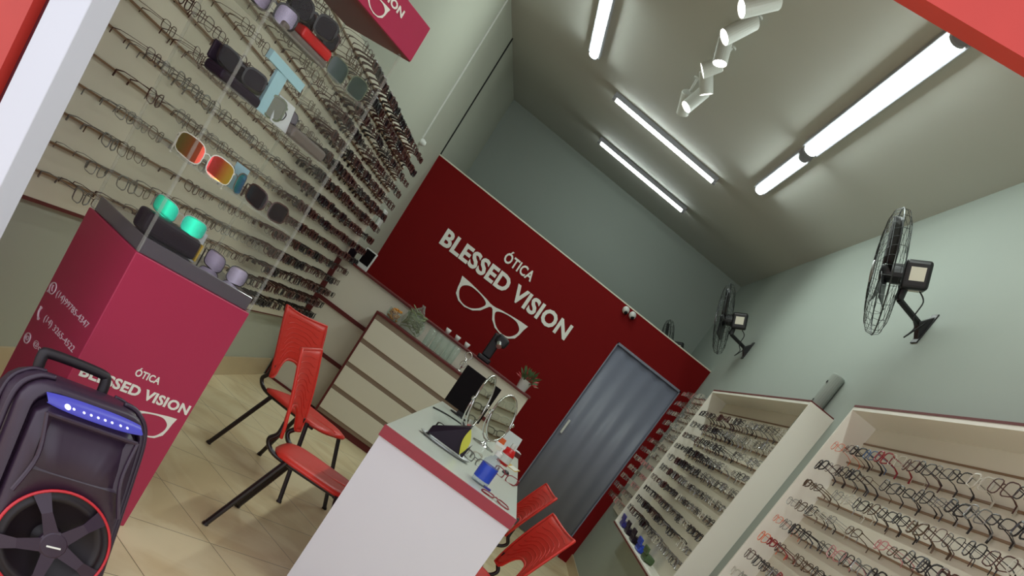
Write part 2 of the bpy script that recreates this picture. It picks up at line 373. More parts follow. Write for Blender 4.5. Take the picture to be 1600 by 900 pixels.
# ------------------------------------------------------------------ ceiling lamps
def tube_lamp(x0, x1, y0, y1, wd, label):
    cx, cy = (x0 + x1) / 2, (y0 + y1) / 2; L = math.hypot(x1 - x0, y1 - y0); rz = math.atan2(y1 - y0, x1 - x0)
    t = thing('tube_lamp', label, 'lamp', (cx, cy, ZC), rz, 'led tube lamps on the ceiling')
    h = L / 2; w2 = wd / 2
    MB().box(-h, h, -w2 * 1.5, w2 * 1.5, -.040, 0).build('lamp_housing', M['housing'], t, bevel=.004)
    prof = []
    P = []
    for xx in (-h + .03, h - .03):
        P.append([(xx, w2 * math.cos(a), -.040 - .024 * math.sin(a)) for a in [math.pi * i / 8 for i in range(9)]])
    MB().grid(P, flip=True).build('diffuser', M['tube'], t, smooth=True)
    for sx in (-1, 1):
        MB().prism([(-.040 - .026 * math.sin(math.pi * i / 8), w2 * 1.08 * math.cos(math.pi * i / 8)) for i in range(9)], min(sx * h, sx * (h - .032)), max(sx * h, sx * (h - .032)), 0,
                Matrix(((0, 0, 1, 0), (0, 1, 0, 0), (1, 0, 0, 0), (0, 0, 0, 1)))).build('end_cap', M['housing'], t)
    return t
tube_lamp(-.67, .48, 9.41, 9.41, .05, 'crosswise tube lamp, nearer of the two parallel ones before the far wall')
tube_lamp(-.67, .475, 11.07, 11.07, .05, 'crosswise tube lamp nearest the far wall, beyond the red partition')
tube_lamp(.765, .765, 4.94, 7.28, .085, 'longest tube lamp, running lengthwise on the right of the ceiling')
tube_lamp(.775, .775, 7.42, 8.75, .07, 'short lengthwise tube lamp at the far end of the longest one')
tube_lamp(-.944, -.944, 7.35, 8.88, .07, 'lengthwise tube lamp on the left of the ceiling, cut by the top edge')
tube_lamp(.765, .765, 2.50, 4.82, .085, 'tube lamp mostly hidden behind the red entrance beam')
# spotlights: emitting end, back end
SPT = [((-.0899, 7.691, 3.47), (.265, .211, .941), .183, 'second white cylinder spotlight from the far end of the row, aimed left'),
       ((-.0211, 7.199, 3.47), (-.650, -.119, .750), .134, 'third white cylinder spotlight from the far end, aimed right'),
       ((-.1257, 6.907, 3.47), (.591, -.129, .796), .125, 'fourth white cylinder spotlight from the far end, aimed left'),
       ((-.0575, 6.612, 3.47), (-.374, .177, .910), .150, 'fifth white cylinder spotlight from the far end, aimed right'),
       ((-.1185, 6.254, 3.47), (.453, .188, .871), .206, 'sixth white cylinder spotlight from the far end, round lens facing left'),
       ((-.1194, 5.810, 3.47), (.616, .215, .758), .215, 'nearest white cylinder spotlight, cut by the top edge'),
       ((-.086, 7.86, 3.47), (-.20, -.30, .92), .15, 'farthest white cylinder spotlight, turned away, its lamp unseen')]
for a, d_, L, lab in SPT:
    A = Vector(a); ax = Vector(d_).normalized(); away = 'unseen' in lab
    if away: ax = Vector((-.35, -.62, .70)).normalized()
    B = A + ax * L; mid = B
    t = thing('spotlight', lab, 'spotlight', (mid.x, mid.y, ZC), 0, 'white cylinder spotlights along the ceiling')
    O = Vector((mid.x, mid.y, ZC)); r = .046
    T = frame(A - O, ax.orthogonal(), ax)
    MB().lathe([(r * .90, .010), (r * .93, .001), (r, 0), (r, L - .006), (r * .93, L), (0, L)], 24, T=T).build('lamp_body', M['spot_white'], t, smooth=False)
    MB().lathe([(0, .004), (r * .90, .005)], 24, T=T).build('lamp_lens', M['spot_glow'], t)
    MB().tube([B - O - ax * .03, Vector((0, 0, 0))], .009, 8).lathe([(0, -.010), (.026, -.010), (.026, 0)], 16).build('lamp_stem', M['spot_white'], t)

# ------------------------------------------------------------------ reception counter and drawer unit
ct = thing('reception_counter', 'tall cream reception counter with dark red edges before the red partition', 'counter', (-.8, 8.9, 0))
ox, oy = -.8, 8.9
def lx(x): return x - ox
b = MB().box(lx(XL + .01), lx(.20), 8.69 - oy, 8.72 - oy, .0, 1.187)
b.box(lx(.17), lx(.20), 8.72 - oy, 9.16 - oy, 0, 1.187).box(lx(XL + .01), lx(XL + .04), 8.72 - oy, 9.16 - oy, 0, 1.187)
b.build('counter_body', M['drawer'], ct)
MB().box(lx(XL + .005), lx(.215), 8.665 - oy, 9.18 - oy, 1.187, 1.205).build('counter_top', M['red_trim'], ct, bevel=.003)
g = MB()
for z0, z1 in ((.80, .835), (.415, .45), (0.0, .02)): g.box(lx(XL + .012), lx(.2), 8.676 - oy, 8.690 - oy, z0, z1)
g.box(lx(XL + .012), lx(XL + .06), 8.672 - oy, 8.69 - oy, 0, 1.17)
g.build('edge_strip', M['red_trim'], ct)

dw = thing('drawer_unit', 'cream four drawer unit with dark red edges standing before the reception counter', 'drawers', (-.74, 8.52, 0))
ox, oy = -.74, 8.52
X0, X1, Y0, Y1, ZT = -1.235, -.215, 8.385, 8.655, 1.022
b = MB().box(lx(X0), lx(X0 + .018), Y0 - oy, Y1 - oy, 0, ZT - .02).box(lx(X1 - .018), lx(X1), Y0 - oy, Y1 - oy, 0, ZT - .02)
b.box(lx(X0), lx(X1), Y1 - .015 - oy, Y1 - oy, 0, ZT - .02).box(lx(X0), lx(X1), Y0 + .02 - oy, Y1 - oy, 0, .06)
b.build('drawer_case', M['red_trim'], dw)
MB().box(lx(X0), lx(X1), Y0 - .006 - oy, Y1 - oy, ZT - .02, ZT).build('drawer_top', M['red_trim'], dw, bevel=.002)
zs = ZT - .065
MB().box(lx(X0 + .018), lx(X1 - .018), Y0 + .004 - oy, Y0 + .02 - oy, .06, ZT - .02).build('groove_panel', M['groove'], dw)
for i in range(4):
    z1 = zs - i * .225; z0 = z1 - .185
    MB().box(lx(X0 + .02), lx(X1 - .02), Y0 - .006 - oy, Y0 + .006 - oy, z0, z1).build('drawer', M['drawer'], dw, bevel=.002)

# ------------------------------------------------------------------ attendance desk
dk = thing('attendance_desk', 'long white desk with pale green top and red front edge, between the red chairs', 'desk', (0, 5.4, 0))
y0, y1, xa, xb, zt = 4.01 - 5.4, 6.95 - 5.4, -.324, .345, .85
MB().box(xa + .003, xb - .003, y0 + .012, y1 - .01, zt - .012, zt).build('desk_top', M['desk_glass'], dk, bevel=.002)
MB().box(xa, xb, y0 - .004, y0 + .012, zt - .052, zt - .001).box(xa, xa + .012, y0 + .012, y1, zt - .050, zt - .012).box(xb - .012, xb, y0 + .012, y1, zt - .050, zt - .012).box(xa + .012, xb - .012, y0 + .012, y1, zt - .04, zt - .0122).build('edge_band', M['desk_red'], dk)
MB().box(xa + .004, xb - .004, y0 + .012, y0 + .032, 0, zt - .052).build('front_panel', M['desk_white'], dk, bevel=.001)
MB().box(xa + .02, xb - .02, y1 - .05, y1 - .03, 0, zt - .052).build('rear_panel', M['desk_white'], dk)

# ------------------------------------------------------------------ chairs
def make_chair(label):
    t = thing('visitor_chair', label, 'chair', group='red visitor chairs at the desk')
    # seat: dished shell
    P = []
    for i in range(9):
        k = i / 8; row = []
        for j in range(28):
            a = 2 * math.pi * j / 28; c, s_ = math.cos(a), math.sin(a)
            e = 0.5
            x = .215 * math.copysign(abs(c) ** e, c) * k; y = .215 * math.copysign(abs(s_) ** e, s_) * k * (1 - .10 * (c * k))
            z = .452 - .012 * (1 - k * k) - (.018 * max(0, (k - .75) / .25) ** 2)
            row.append((x, y, z))
        row.append(row[0]); P.append(row)
    MB().grid(P).build('seat', M['chair_red'], t, smooth=True, solid=.012)
    P = []
    for i in range(19):
        s_ = -1 + 2 * i / 18; row = []
        arch = max(0.0, 1 - (abs(s_) / .70) ** 3.2)
        zb = .505 + .115 * arch; ztp = .872 - .016 * (1 - s_ * s_)
        for j in range(11):
            z = zb + (ztp - zb) * j / 10
            hh = (z - .505) / .367
            y = s_ * (.196 + .030 * math.sin(min(1, hh) * math.pi * .6))
            x = -.205 - .115 * hh ** 1.25 - .030 * (1 - s_ * s_)
            row.append((x, y, z))
        P.append(row)
    bk_ = MB().grid(P).build('backrest', M['chair_red'], t, smooth=True, solid=.010)
    edge = [P[0][j] for j in range(11)] + [P[i][10] for i in range(1, 19)] + [P[18][j] for j in range(9, -1, -1)] + [P[i][0] for i in range(17, 0, -1)]
    MB().tube(edge, .0085, 6, closed=True).build('backrest_rim', M['chair_red'], bk_, smooth=True)
    sl = MB()
    for j in range(2, 10):
        sl.tube([(P[i][j][0] + .006, P[i][j][1], P[i][j][2]) for i in range(2, 17)], .0016, 4)
    sl.build('backrest_rib', M['chair_red'], bk_, smooth=True)['kind'] = 'stuff'
    fr = MB()
    for s_ in (-1, 1):
        fr.tube(catmull([(-.222, s_ * .194, .57), (-.222, s_ * .194, .51), (-.245, s_ * .188, .465), (-.20, s_ * .182, .425), (-.08, s_ * .178, .420), (.16, s_ * .17, .424)], False, 5), .0115, 8)
    for x in (-.12, .12): fr.tube([(x, -.18, .420), (x, .18, .420)], .010, 8)
    fr.build('frame', M['black_tube'], t, smooth=True)
    for sx in (-1, 1):
        for s_ in (-1, 1):
            top = (-.13, s_ * .195, .432) if sx < 0 else (.13, s_ * .195, .432); bot = (sx * .272, s_ * .262, .012)
            l = MB().tube([top, bot], .0125, 8).tube([bot, (bot[0] + sx * .004, bot[1] + s_ * .003, 0)], .015, 8)
            l.build('leg', M['black_tube'], t, smooth=False)
    return t
ch = [('red chair left of the desk, the farther of the two, full back visible', -.838, 5.585, -20),
      ('red chair left of the desk, the nearer one, seen edge-on with its long black legs', -.478, 4.44, 1),
      ('red chair right of the desk, the nearer one, its back filling the lower edge', .300, 4.61, 194),
      ('red chair right of the desk, the farther one, only the top of its back showing', .27, 5.98, 188)]
proto = make_chair(ch[0][0]); KIDS[proto.name] = list(proto.children)
for i, (lab, x, y, a) in enumerate(ch):
    T = Matrix.Translation((x, y, 0)) @ Matrix.Rotation(R(a), 4, 'Z')
    if i == 0: proto.matrix_world = T
    else: copy_tree(proto, T)['label'] = lab

# ------------------------------------------------------------------ wall fans
def make_fan(label, loc, yaw):
    t = thing('wall_fan', label, 'fan', group='black wall fans high on the right wall')
    ax = Vector((-.857, .24, -.458)).normalized()           # the way it blows
    cc = Vector((-.360, -.035, .075))
    T = frame(cc, Vector((0, 1, 0)), ax)
    rr = .302; g = MB()
    g.tube([(rr * math.cos(a), rr * math.sin(a), 0) for a in [2 * math.pi * i / 40 for i in range(40)]], .004, 5, closed=True, T=T)
    for r_, z in ((.285, .036), (.25, .052), (.20, .062), (.14, .070), (.08, .074)):
        g.tube([(r_ * math.cos(a), r_ * math.sin(a), z) for a in [2 * math.pi * i / 36 for i in range(36)]], .0014, 3, closed=True, T=T)
    for r_, z in ((.29, -.035), (.25, -.052), (.18, -.062)):
        g.tube([(r_ * math.cos(a), r_ * math.sin(a), z) for a in [2 * math.pi * i / 36 for i in range(36)]], .0016, 3, closed=True, T=T)
    for i in range(40):
        a = 2 * math.pi * i / 40; c, s_ = math.cos(a), math.sin(a)
        g.tube([(r_ * c, r_ * s_, z) for r_, z in ((rr, 0), (.29, .032), (.25, .052), (.14, .070), (.055, .075))], .0011, 3, T=T, caps=False)
        if i % 2 == 0: g.tube([(r_ * c, r_ * s_, z) for r_, z in ((rr, 0), (.296, -.03), (.25, -.052), (.10, -.066))], .0013, 3, T=T, caps=False)
    g.build('cage', M['wire'], t)
    MB().lathe([(0, .082), (.05, .080), (.056, .072), (.05, .068)], 24, T=T).build('badge', M['silver'], t, smooth=True)
    for k in range(3):
        P = []
        for i in range(7):
            u = .045 + .215 * i / 6; row = []
            wdt = .05 + .075 * math.sin(math.pi * (.15 + .8 * i / 6))
            for j in range(5):
                v = -1 + 2 * j / 4; a = k * 2 * math.pi / 3 + .35 * (i / 6) + v * wdt / u * .55
                row.append((u * math.cos(a), u * math.sin(a), .01 + .022 * v))
            P.append(row)
        MB().grid(P, T=T).build('blade', M['fan_black'], t, smooth=True, solid=.003)
    MB().lathe([(0, .04), (.035, .035), (.045, .0), (.045, -.03)], 20, T=T).build('hub', M['fan_black'], t, smooth=True)
    TM = frame(cc - ax * .135, Vector((0, 1, 0)), ax)
    mh_ = MB().box(-.062, .062, -.07, .07, -.075, .062, T=TM)
    mh = mh_.build('motor_housing', M['fan_black'], t, bevel=.018)
    MB().box(-.0625, -.0632, -.035, .030, -.045, .030, T=TM).box(-.02, .04, .0702, .0709, -.05, .03, T=TM).build('motor_label', M['panel'], mh)
    MB().tube([cc - ax * .08, cc - ax * .03], .05, 16).build('motor_neck', M['fan_black'], t)
    mc = cc - ax * .13
    MB().tube([mc + Vector((.0, 0, -.06)), mc + Vector((.02, 0, -.13))], .022, 10).tube([mc + Vector((.012, -.03, -.115)), mc + Vector((.012, .03, -.115))], .014, 10).build('joint', M['fan_black'], t)
    MB().tube([mc + Vector((.02, 0, -.125)), (-.03, 0, -.0)], .016, 8).build('arm', M['fan_black'], t)
    MB().prism([(-.06, -.0), (0, .075), (0, -.075)], -.03, .03, T=frame((0, 0, 0), (1, 0, 0), (0, -1, 0))).box(-.008, 0, -.045, .045, -.085, .085).build('wall_plate', M['fan_black'], t, bevel=.003)
    MB().tube(catmull([mc + Vector((.07, -.02, -.04)), mc + Vector((.12, -.03, -.07)), mc + Vector((.13, -.03, -.15)), mc + Vector((.17, -.03, -.19)), mc + Vector((.16, -.02, -.25)), (-.02, -.02, .04)], False, 5), .004, 5).build('cord', M['fan_black'], t, smooth=True)
    return t
fan = make_fan('large black wall fan nearest the viewer, white label on its motor', None, 0); KIDS[fan.name] = list(fan.children)
fan.matrix_world = Matrix.Translation((XR, 5.33, 2.76))
f2 = copy_tree(fan, Matrix.Translation((XR, 9.28, 2.71)) @ Matrix.Rotation(R(0), 4, 'Z')); f2['label'] = 'middle black wall fan, just right of where red partition ends'
f3 = copy_tree(fan, Matrix.Translation((XR, 12.0, 2.49)) @ Matrix.Rotation(R(0), 4, 'Z')); f3['label'] = 'farthest black wall fan, half hidden behind the top of the red partition'

# ------------------------------------------------------------------ frame displays on the walls
PITCH = .108
def slats(mb, y0, y1, zs, x, s):        # rails as rods standing 12 mm off the board
    for z in zs: mb.box(min(x, x + s * .012), max(x, x + s * .012), y0, y1, z - .004, z + .003)
def display_box(y0, y1, z0, z1, label, ztop_rail, nr):
    t = thing('display_cabinet', label, 'display cabinet', (XR, (y0 + y1) / 2, 0), 0, 'open display cabinets on the right wall')
    xf = 1.438 - XR; h0, h1 = y0 - (y0 + y1) / 2, y1 - (y0 + y1) / 2
    MB().box(-.016, -.001, h0 + .0181, h1 - .0181, z0 + .0181, z1 - .0181).build('back_board', M['panel'], t)
    MB().box(xf, -.001, h1 - .018, h1, z0, z1).build('side_board', M['box_white'], t)
    MB().box(xf, -.001, h0, h0 + .018, z0, z1).build('side_board', M['box_white'], t)
    MB().box(xf, -.001, h0 + .018, h1 - .018, z1 - .018, z1).build('top_board', M['box_white'], t)
    MB().box(xf, -.001, h0 + .018, h1 - .018, z0, z0 + .018).build('bottom_board', M['box_white'], t)
    MB().box(xf - .002, -.001, h0 + .019, h1, z1, z1 + .010).build('red_edge', M['red_trim'], t)
    MB().box(xf - .004, xf, h0, h1, z0 - .004, z0 + .008).build('red_edge', M['red_trim'], t)
    MB().box(-.020, -.016, h0 + .018, h1 - .018, ztop_rail + .004, ztop_rail + .012).build('header_joint', M['rail'], t)
    for k in range(nr):
        r_ = MB(); slats(r_, h0 + .018, h1 - .018, [ztop_rail - PITCH * (k + 1)], -.016, -1); r_.build('rail', M['rail'], t)
    return [ztop_rail - PITCH * (k + 1) for k in range(nr)]
rails_n = display_box(2.35, 4.872, .792, 2.172, 'nearer open white display cabinet on the right wall, cut by the right edge', 2.058, 11)
rails_f = display_box(5.592, 8.470, .792, 2.172, 'farther open white display cabinet on the right wall, past the grey pipe', 2.058, 10)
# thin board past the far cabinet
tb = thing('display_board', 'thin slatted display board between the far cabinet and the red partition', 'display board', (XR, 9.3, 0))
MB().box(-.014, -.001, -.72, .70, .80, 2.15).build('back_board', M['panel'], tb)
MB().box(-.018, -.001, -.72, .70, 2.15, 2.16).build('red_edge', M['red_trim'], tb)
rails_b = [2.10 - PITCH * k for k in range(12)]
for z in rails_b: r_ = MB(); slats(r_, -.72, .70, [z], -.014, -1); r_.build('rail', M['rail'], tb)
# left wall display
ZL0, ZL1, YL0, YL1, YLC = .785, 2.262, 3.35, 9.08, 6.2
tl = thing('wall_display_board', 'large beige slatted frame display board covering the left wall', 'display board', (XL, YLC, 0))
MB().box(.001, .016, YL0 - YLC, YL1 - YLC, ZL0, ZL1).box(.001, .016, 6.0 - YLC, 8.62 - YLC, .548, ZL0).build('back_board', M['panel'], tl)
MB().box(.001, .018, YL0 - YLC, 6.0 - YLC, ZL0 - .014, ZL0).build('red_edge', M['red_trim'], tl)
MB().box(.001, .018, 6.0 - YLC, 8.62 - YLC, .540, .548).build('red_edge', M['red_trim'], tl)
MB().box(.001, .020, YL1 - YLC, YL1 + .012 - YLC, 1.21, ZL1).build('end_strip', M['white_plastic'], tl)
rails_l = [.885 + PITCH * k for k in range(13)]
for z in rails_l: r_ = MB(); slats(r_, YL0 - YLC, YL1 - YLC, [z], .016, 1); r_.build('rail', M['rail'], tl)
rails_low = [.777, .669]
for z in rails_low: r_ = MB(); slats(r_, 6.0 - YLC, 8.62 - YLC, [z], .016, 1); r_.build('rail', M['rail'], tl)

# ------------------------------------------------------------------ eyeglasses on the rails
def glass_parts(w=.136, h=.042, rim=.0021, cat=.5, temple=.132, n=14):
    lw = (w - .018) / 2; fr, le, ta, tb_ = MB(), MB(), MB(), MB()
    for s_ in (-1, 1):
        cx = s_ * (w / 2 - lw / 2); pts = []
        for i in range(n):
            a = 2 * math.pi * i / n; c, q = math.cos(a), math.sin(a); e = .62
            x = cx + lw / 2 * math.copysign(abs(c) ** e, c); z = h / 2 * math.copysign(abs(q) ** e, q)
            z += cat * .006 * (c * s_) * (1 if q > 0 else 0) - .004 * (c * s_ < 0) * (q < 0)
            pts.append((x, .002 * (abs(x) / (w / 2)) ** 2 * 3, z))
        fr.tube(pts, rim, 4, closed=True); le.add(pts, [tuple(range(n))])
        hx = s_ * w / 2
        fr.tube([(hx - s_ * .003, .005, h * .28), (hx + s_ * .003, .010, h * .28)], rim * 1.3, 4)
        (ta if s_ < 0 else tb_).tube([(hx + s_ * .002, .008, h * .28), (hx + s_ * .002, .07, h * .27), (hx, temple * .8, h * .22), (hx - s_ * .003, temple, h * .0), (hx - s_ * .004, temple + .004, -h * .55)], [rim * .9, rim * .8, rim * .9, rim * 1.5, rim * 1.4], 4)
    fr.tube([(-.010, .001, h * .16), (0, -.001, h * .22), (.010, .001, h * .16)], rim, 4)
    return fr, le, ta, tb_
def merged(parts, name, mats):
    m = MB()
    for i, p in enumerate(parts): m.add(p.v, p.f, 1 if i == 1 else 0)
    return m.mesh(name, mats, False)
STY = {}
def style(col, thick, shape):
    k = (col, thick, shape)
    if k in STY: return STY[k]
    h, cat = ((.040, .4), (.034, 0), (.046, 1.0), (.048, .0))[shape]
    P = glass_parts(w=.134 + .004 * shape, h=h, rim=(.0015, .0024, .0036, .0062)[thick], cat=cat)
    fm = M['g_' + col]; lm = M['dark_lens'] if thick == 3 else M['lens']
    STY[k] = (P, P[0].mesh('frame', fm), P[1].mesh('lenses', lm), P[2].mesh('temple', fm), P[3].mesh('temple', fm), merged(P, 'eyeglasses', [fm, lm]), (fm, lm))
    return STY[k]
rnd = random.Random(7)
CAMP = Vector((0, 0, 1.35))
def project(P):
    c = ROWS @ (Vector(P) - CAMP); return 800 + 1475.15 * c.x / c.z, 1066.5 + 1475.15 * c.y / c.z
ORD = ['zeroth', 'first', 'second', 'third', 'fourth', 'fifth', 'sixth', 'seventh', 'eighth', 'ninth', 'tenth', 'eleventh', 'twelfth', 'thirteenth', 'fourteenth', 'fifteenth', 'sixteenth', 'seventeenth', 'eighteenth', 'nineteenth', 'twentieth']
def ordn(n): return ORD[n] if n <= 20 else 'twenty-' + ORD[n - 20]
NAMES = dict(black='black', brown='dark brown', bronze='thin bronze', silver='thin grey', red='dark red', pink='pale pink', blue='blue', orange='orange', clear='clear', green='green')
cand = []
def fill(disp, rails, ys, wallx, s, cols, thicks, off=.150, skip=.06, group=''):
    # s = +1: left wall (fronts face +x); -1: right wall
    for ri, z in enumerate(rails):
        n = 0
        order = ys
        for y in order:
            if rnd.random() < skip: continue
            yy = y + rnd.uniform(-.012, .012)
            col = rnd.choice(cols(yy, z) if callable(cols) else cols); th = rnd.choice(thicks(yy, z) if callable(thicks) else thicks); sh = rnd.randrange(4)
            yaw = (R(90) if s > 0 else R(-90)) + R(rnd.uniform(-7, 7)); pit = R(rnd.uniform(-5, 3))
            pos = (wallx + s * off, yy, z + .008 + rnd.uniform(-.003, .003))
            T = Matrix.Translation(pos) @ Matrix.Rotation(yaw, 4, 'Z') @ Matrix.Rotation(pit, 4, 'X') @ Matrix.Rotation(R(rnd.uniform(-2.5, 2.5)), 4, 'Y')
            px, py = project(pos)
            if not (-25 < px < 1625 and -25 < py < 925): continue
            n += 1
            cand.append(((Vector(pos) - CAMP).length, disp, ri + 1, n, col, th, sh, T, group))
fy = lambda a, b, st: [a + st * i for i in range(int((b - a) / st) + 1)]
near_ys = fy(2.6, 4.74, .150)[::-1]
fill('nearer right cabinet', rails_n, near_ys, XR - .018, -1, ['black', 'black', 'black', 'black', 'silver', 'brown', 'red', 'clear', 'bronze', 'blue', 'black', 'silver', 'clear', 'brown', 'black', 'silver', 'bronze', 'pink', 'clear', 'black', 'orange', 'black', 'brown'], [0, 1, 1, 2], group='eyeglasses in the nearer right cabinet')
far_ys = fy(5.72, 8.36, .152)[::-1]
fill('farther right cabinet', rails_f, far_ys, XR - .018, -1, lambda y, z: ['black', 'black', 'brown', 'silver'] if y > 7.2 else ['silver', 'black', 'silver', 'clear', 'black'], lambda y, z: [1, 2, 2, 3] if 6.9 < y < 7.9 else [0, 1, 2], group='eyeglasses in the farther right cabinet')
lf_ys = fy(3.80, 6.05, .150)
fill('left wall board', rails_l[::-1], lf_ys, XL + .016, 1, lambda y, z: ['bronze', 'silver', 'brown', 'silver'] if z < 1.5 else ['brown', 'bronze', 'brown'], [0, 0, 1], off=.145, skip=.22, group='eyeglasses on the near part of the left wall')
N_FRONT = len(cand)
lb_ys = fy(6.25, 8.95, .135)
back = cand; cand = []
fill('left back', rails_l, [y for y in lb_ys], XL + .016, 1, ['brown', 'black', 'brown'], [1, 3, 3, 2], off=.145, skip=.03)
fill('left low', rails_low, [y for y in lb_ys if y < 8.5], XL + .016, 1, ['brown', 'black'], [2, 3], off=.145, skip=.03)
dark_l = cand; cand = []
fill('board', rails_b, fy(8.66, 9.9, .15), XR - .014, -1, ['silver', 'clear', 'pink', 'silver', 'bronze'], [0, 1], off=.15, skip=.05)
pale_r = cand; cand = back
cand.sort(key=lambda c: c[0])
single = cand[:300]; rest = cand[300:]
for d, disp, rr_, n, col, th, sh, T, grp in single:
    S = style(col, th, sh)
    what = ('%s %s eyeglasses' % (('thick-rimmed' if th >= 2 else 'slim'), NAMES[col].replace('thin ', ''))) if th < 3 else NAMES[col].replace('thin ', '') + ' sunglasses'
    lab = '%s, %s from the left on rail %s, %s' % (what, ordn(n), ['', 'one', 'two', 'three', 'four', 'five', 'six', 'seven', 'eight', 'nine', 'ten', 'eleven', 'twelve', 'thirteen', 'fourteen'][rr_] + ' from top', disp)
    if d < 5.2:
        r_ = bpy.data.objects.new('eyeglasses', None); C.objects.link(r_); r_.matrix_world = T; r_.empty_display_size = .05
        for me in S[1:5]:
            o = bpy.data.objects.new(me.name.split('.')[0], me); C.objects.link(o); o.parent = r_
    else:
        r_ = bpy.data.objects.new('eyeglasses', S[5]); C.objects.link(r_); r_.matrix_world = T
    tag(r_, lab, 'eyeglasses', grp)
def crowd(name, items, label):
    m = MB(); mats = []
    for d, disp, rr_, n, col, th, sh, T, grp in items:
        S = style(col, th, sh); idx = []
        for mm in S[6]:
            if mm not in mats: mats.append(mm)
            idx.append(mats.index(mm))
        for i, p in enumerate(S[0]): m.add(p.v, p.f, idx[1] if i == 1 else idx[0], T)
    if m.v: tag(m.build(name, mats), label, 'eyeglasses', kind='stuff')
crowd('eyeglasses_rows', dark_l + pale_r + rest, 'rows of small distant eyeglasses at the far ends of the wall displays')

# ------------------------------------------------------------------ sunglasses totem: red base, clear case, red header
TA = Vector((-1.153, 3.148, 0)); TE = Vector((.263, .442, 0)).normalized(); TS = Vector((math.cos(R(141)), math.sin(R(141)), 0))
TW, TD = .515, .345
TO = TA + TE * (TW / 2) + TS * (TD / 2)
def tq(u, v): p = TA + TE * u + TS * v - TO; return (p.x, p.y)
def tw(u, v, z): p = TA + TE * u + TS * v; return Vector((p.x, p.y, z))
def quad(u0, u1, v0, v1): return [tq(u0, v0), tq(u1, v0), tq(u1, v1), tq(u0, v1)]
tt = thing('display_totem', 'crimson sunglasses totem with a clear acrylic case and red lettered header', 'display stand', TO)
MB().prism(quad(0, TW, 0, TD), 0, .934).build('base', M['cab_red'], tt, bevel=.004)
MB().prism(quad(.012, TW - .012, .012, TD - .012), .934, .985).build('plinth', M['platform'], tt, bevel=.004)
cs = MB()
e = .004
for z0, z1 in ((.936, 1.91),):
    cs.prism(quad(.006, TW - .006, .006, .006 + e), z0, z1); cs.prism(quad(.006, TW - .006, TD - .006 - e, TD - .006), z0, z1)
    cs.prism(quad(.006, .006 + e, .012, TD - .012), z0, z1); cs.prism(quad(TW - .006 - e, TW - .006, .012, TD - .012), z0, z1)
cs.build('case', M['acrylic'], tt)
for u, v in ((.006, .006), (TW - .006, .006), (.006, TD - .006), (TW - .006, TD - .006)):
    MB().prism(quad(u - .004, u + .004, v - .004, v + .004), .936, 1.91).build('case_edge', M['acrylic_edge'], tt)
SH = [1.24, 1.485, 1.71]
for z in SH: MB().prism(quad(.012, TW - .012, .012, TD - .012), z - .006, z).build('case_shelf', M['acrylic_edge'], tt)
hd = MB().prism(quad(-.03, TW + .022, -.025, TD + .02), 1.912, 2.028)
hd.build('header', M['cab_red'], tt, bevel=.002)
MB().prism(quad(-.028, TW + .020, -.023, TD + .018), 1.909, 1.9118).build('header_underside', M['red_trim'], tt)
def tface(u, v, xd): p = TA + TE * u + TS * v - TO; return frame((p.x, p.y, 0), xd, xd.cross(Vector((0, 0, 1))))
Nf = TE.cross(Vector((0, 0, 1)))
Tf = frame((TA - TO) + Nf * .0012, TE, Nf)       # x along the front, y up
text('small_lettering', 'ÓTICA', (.214, .322, .568, .602), M['text'], tt, Tf, ext=.0006)
text('large_lettering', 'BLESSED VISION', (.028, .500, .500, .540), M['text'], tt, Tf, .035, ext=.0006)
eyeglass_logo('spectacles_emblem', (.08, .472, .372, .475), M['text'], tt, Tf, ext=.0006)
for nm in (): pass
Th = frame((TA - TO) + Nf * .0268 + Vector((0, 0, 0)), TE, Nf)
text('header_lettering', 'BLESSED VISION', (.075, .405, 1.975, 1.998), M['text'], tt, Th, .035, ext=.0006)
eyeglass_logo('spectacles_emblem', (.125, .35, 1.920, 1.966), M['text'], tt, Th, ext=.0006)
text('header_lettering', 'ÓTICA', (.2, .275, 2.006, 2.022), M['text'], tt, Th, .02, ext=.0006)
Ns = (-TS).cross(Vector((0, 0, 1)))
Ts = frame((TA - TO) + Ns * .0012 + TS * TD, -TS, Ns)
PX = TD
text('phone_lettering', '(14)99785-4347', (PX - .275, PX - .035, .634, .662), M['text_pink'], tt, Ts, 0, ext=.0006)
text('phone_lettering', '(14) 3265-4522', (PX - .272, PX - .042, .543, .571), M['text_pink'], tt, Ts, 0, ext=.0006)
text('phone_lettering', '@otica', (PX - .26, PX - .15, .458, .484), M['text_pink'], tt, Ts, 0, ext=.0006)
ic = MB()
cx, cz = PX - .308, .650
ic.tube([(cx + .019 * math.cos(a), cz + .019 * math.sin(a), .001) for a in [2 * math.pi * i / 20 for i in range(20)]], .0022, 4, closed=True, T=Ts)
ic.tube([(cx - .017, cz - .012, .001), (cx - .021, cz - .023, .001), (cx - .008, cz - .019, .001)], .002, 4, T=Ts)
ic.build('chat_symbol', M['text_pink'], tt)
for cx, cz in ((PX - .308, .650), (PX - .306, .556)):
    k = .45 if cz > .6 else 1
    MB().tube(catmull([(cx - .008 * k, cz + .020 * k, .001), (cx - .011 * k, cz + .004 * k, .001), (cx - .004 * k, cz - .010 * k, .001), (cx + .009 * k, cz - .018 * k, .001)], False, 4), [.0032 * (1.5 if i in (0, 1, 11, 12) else 1) * (k + .2) for i in range(13)], 5, T=Ts).build('handset_symbol', M['text_pink'], tt)
cx, cz = PX - .304, .462
MB().tube([(cx + .017 * math.cos(a), cz + .017 * math.sin(a), .001) for a in [2 * math.pi * i / 20 for i in range(20)]], .0026, 4, closed=True, T=Ts).tube([(cx + .007 * math.cos(a), cz + .007 * math.sin(a), .001) for a in [2 * math.pi * i / 12 for i in range(12)]], .002, 4, closed=True, T=Ts).build('camera_symbol', M['text_pink'], tt)

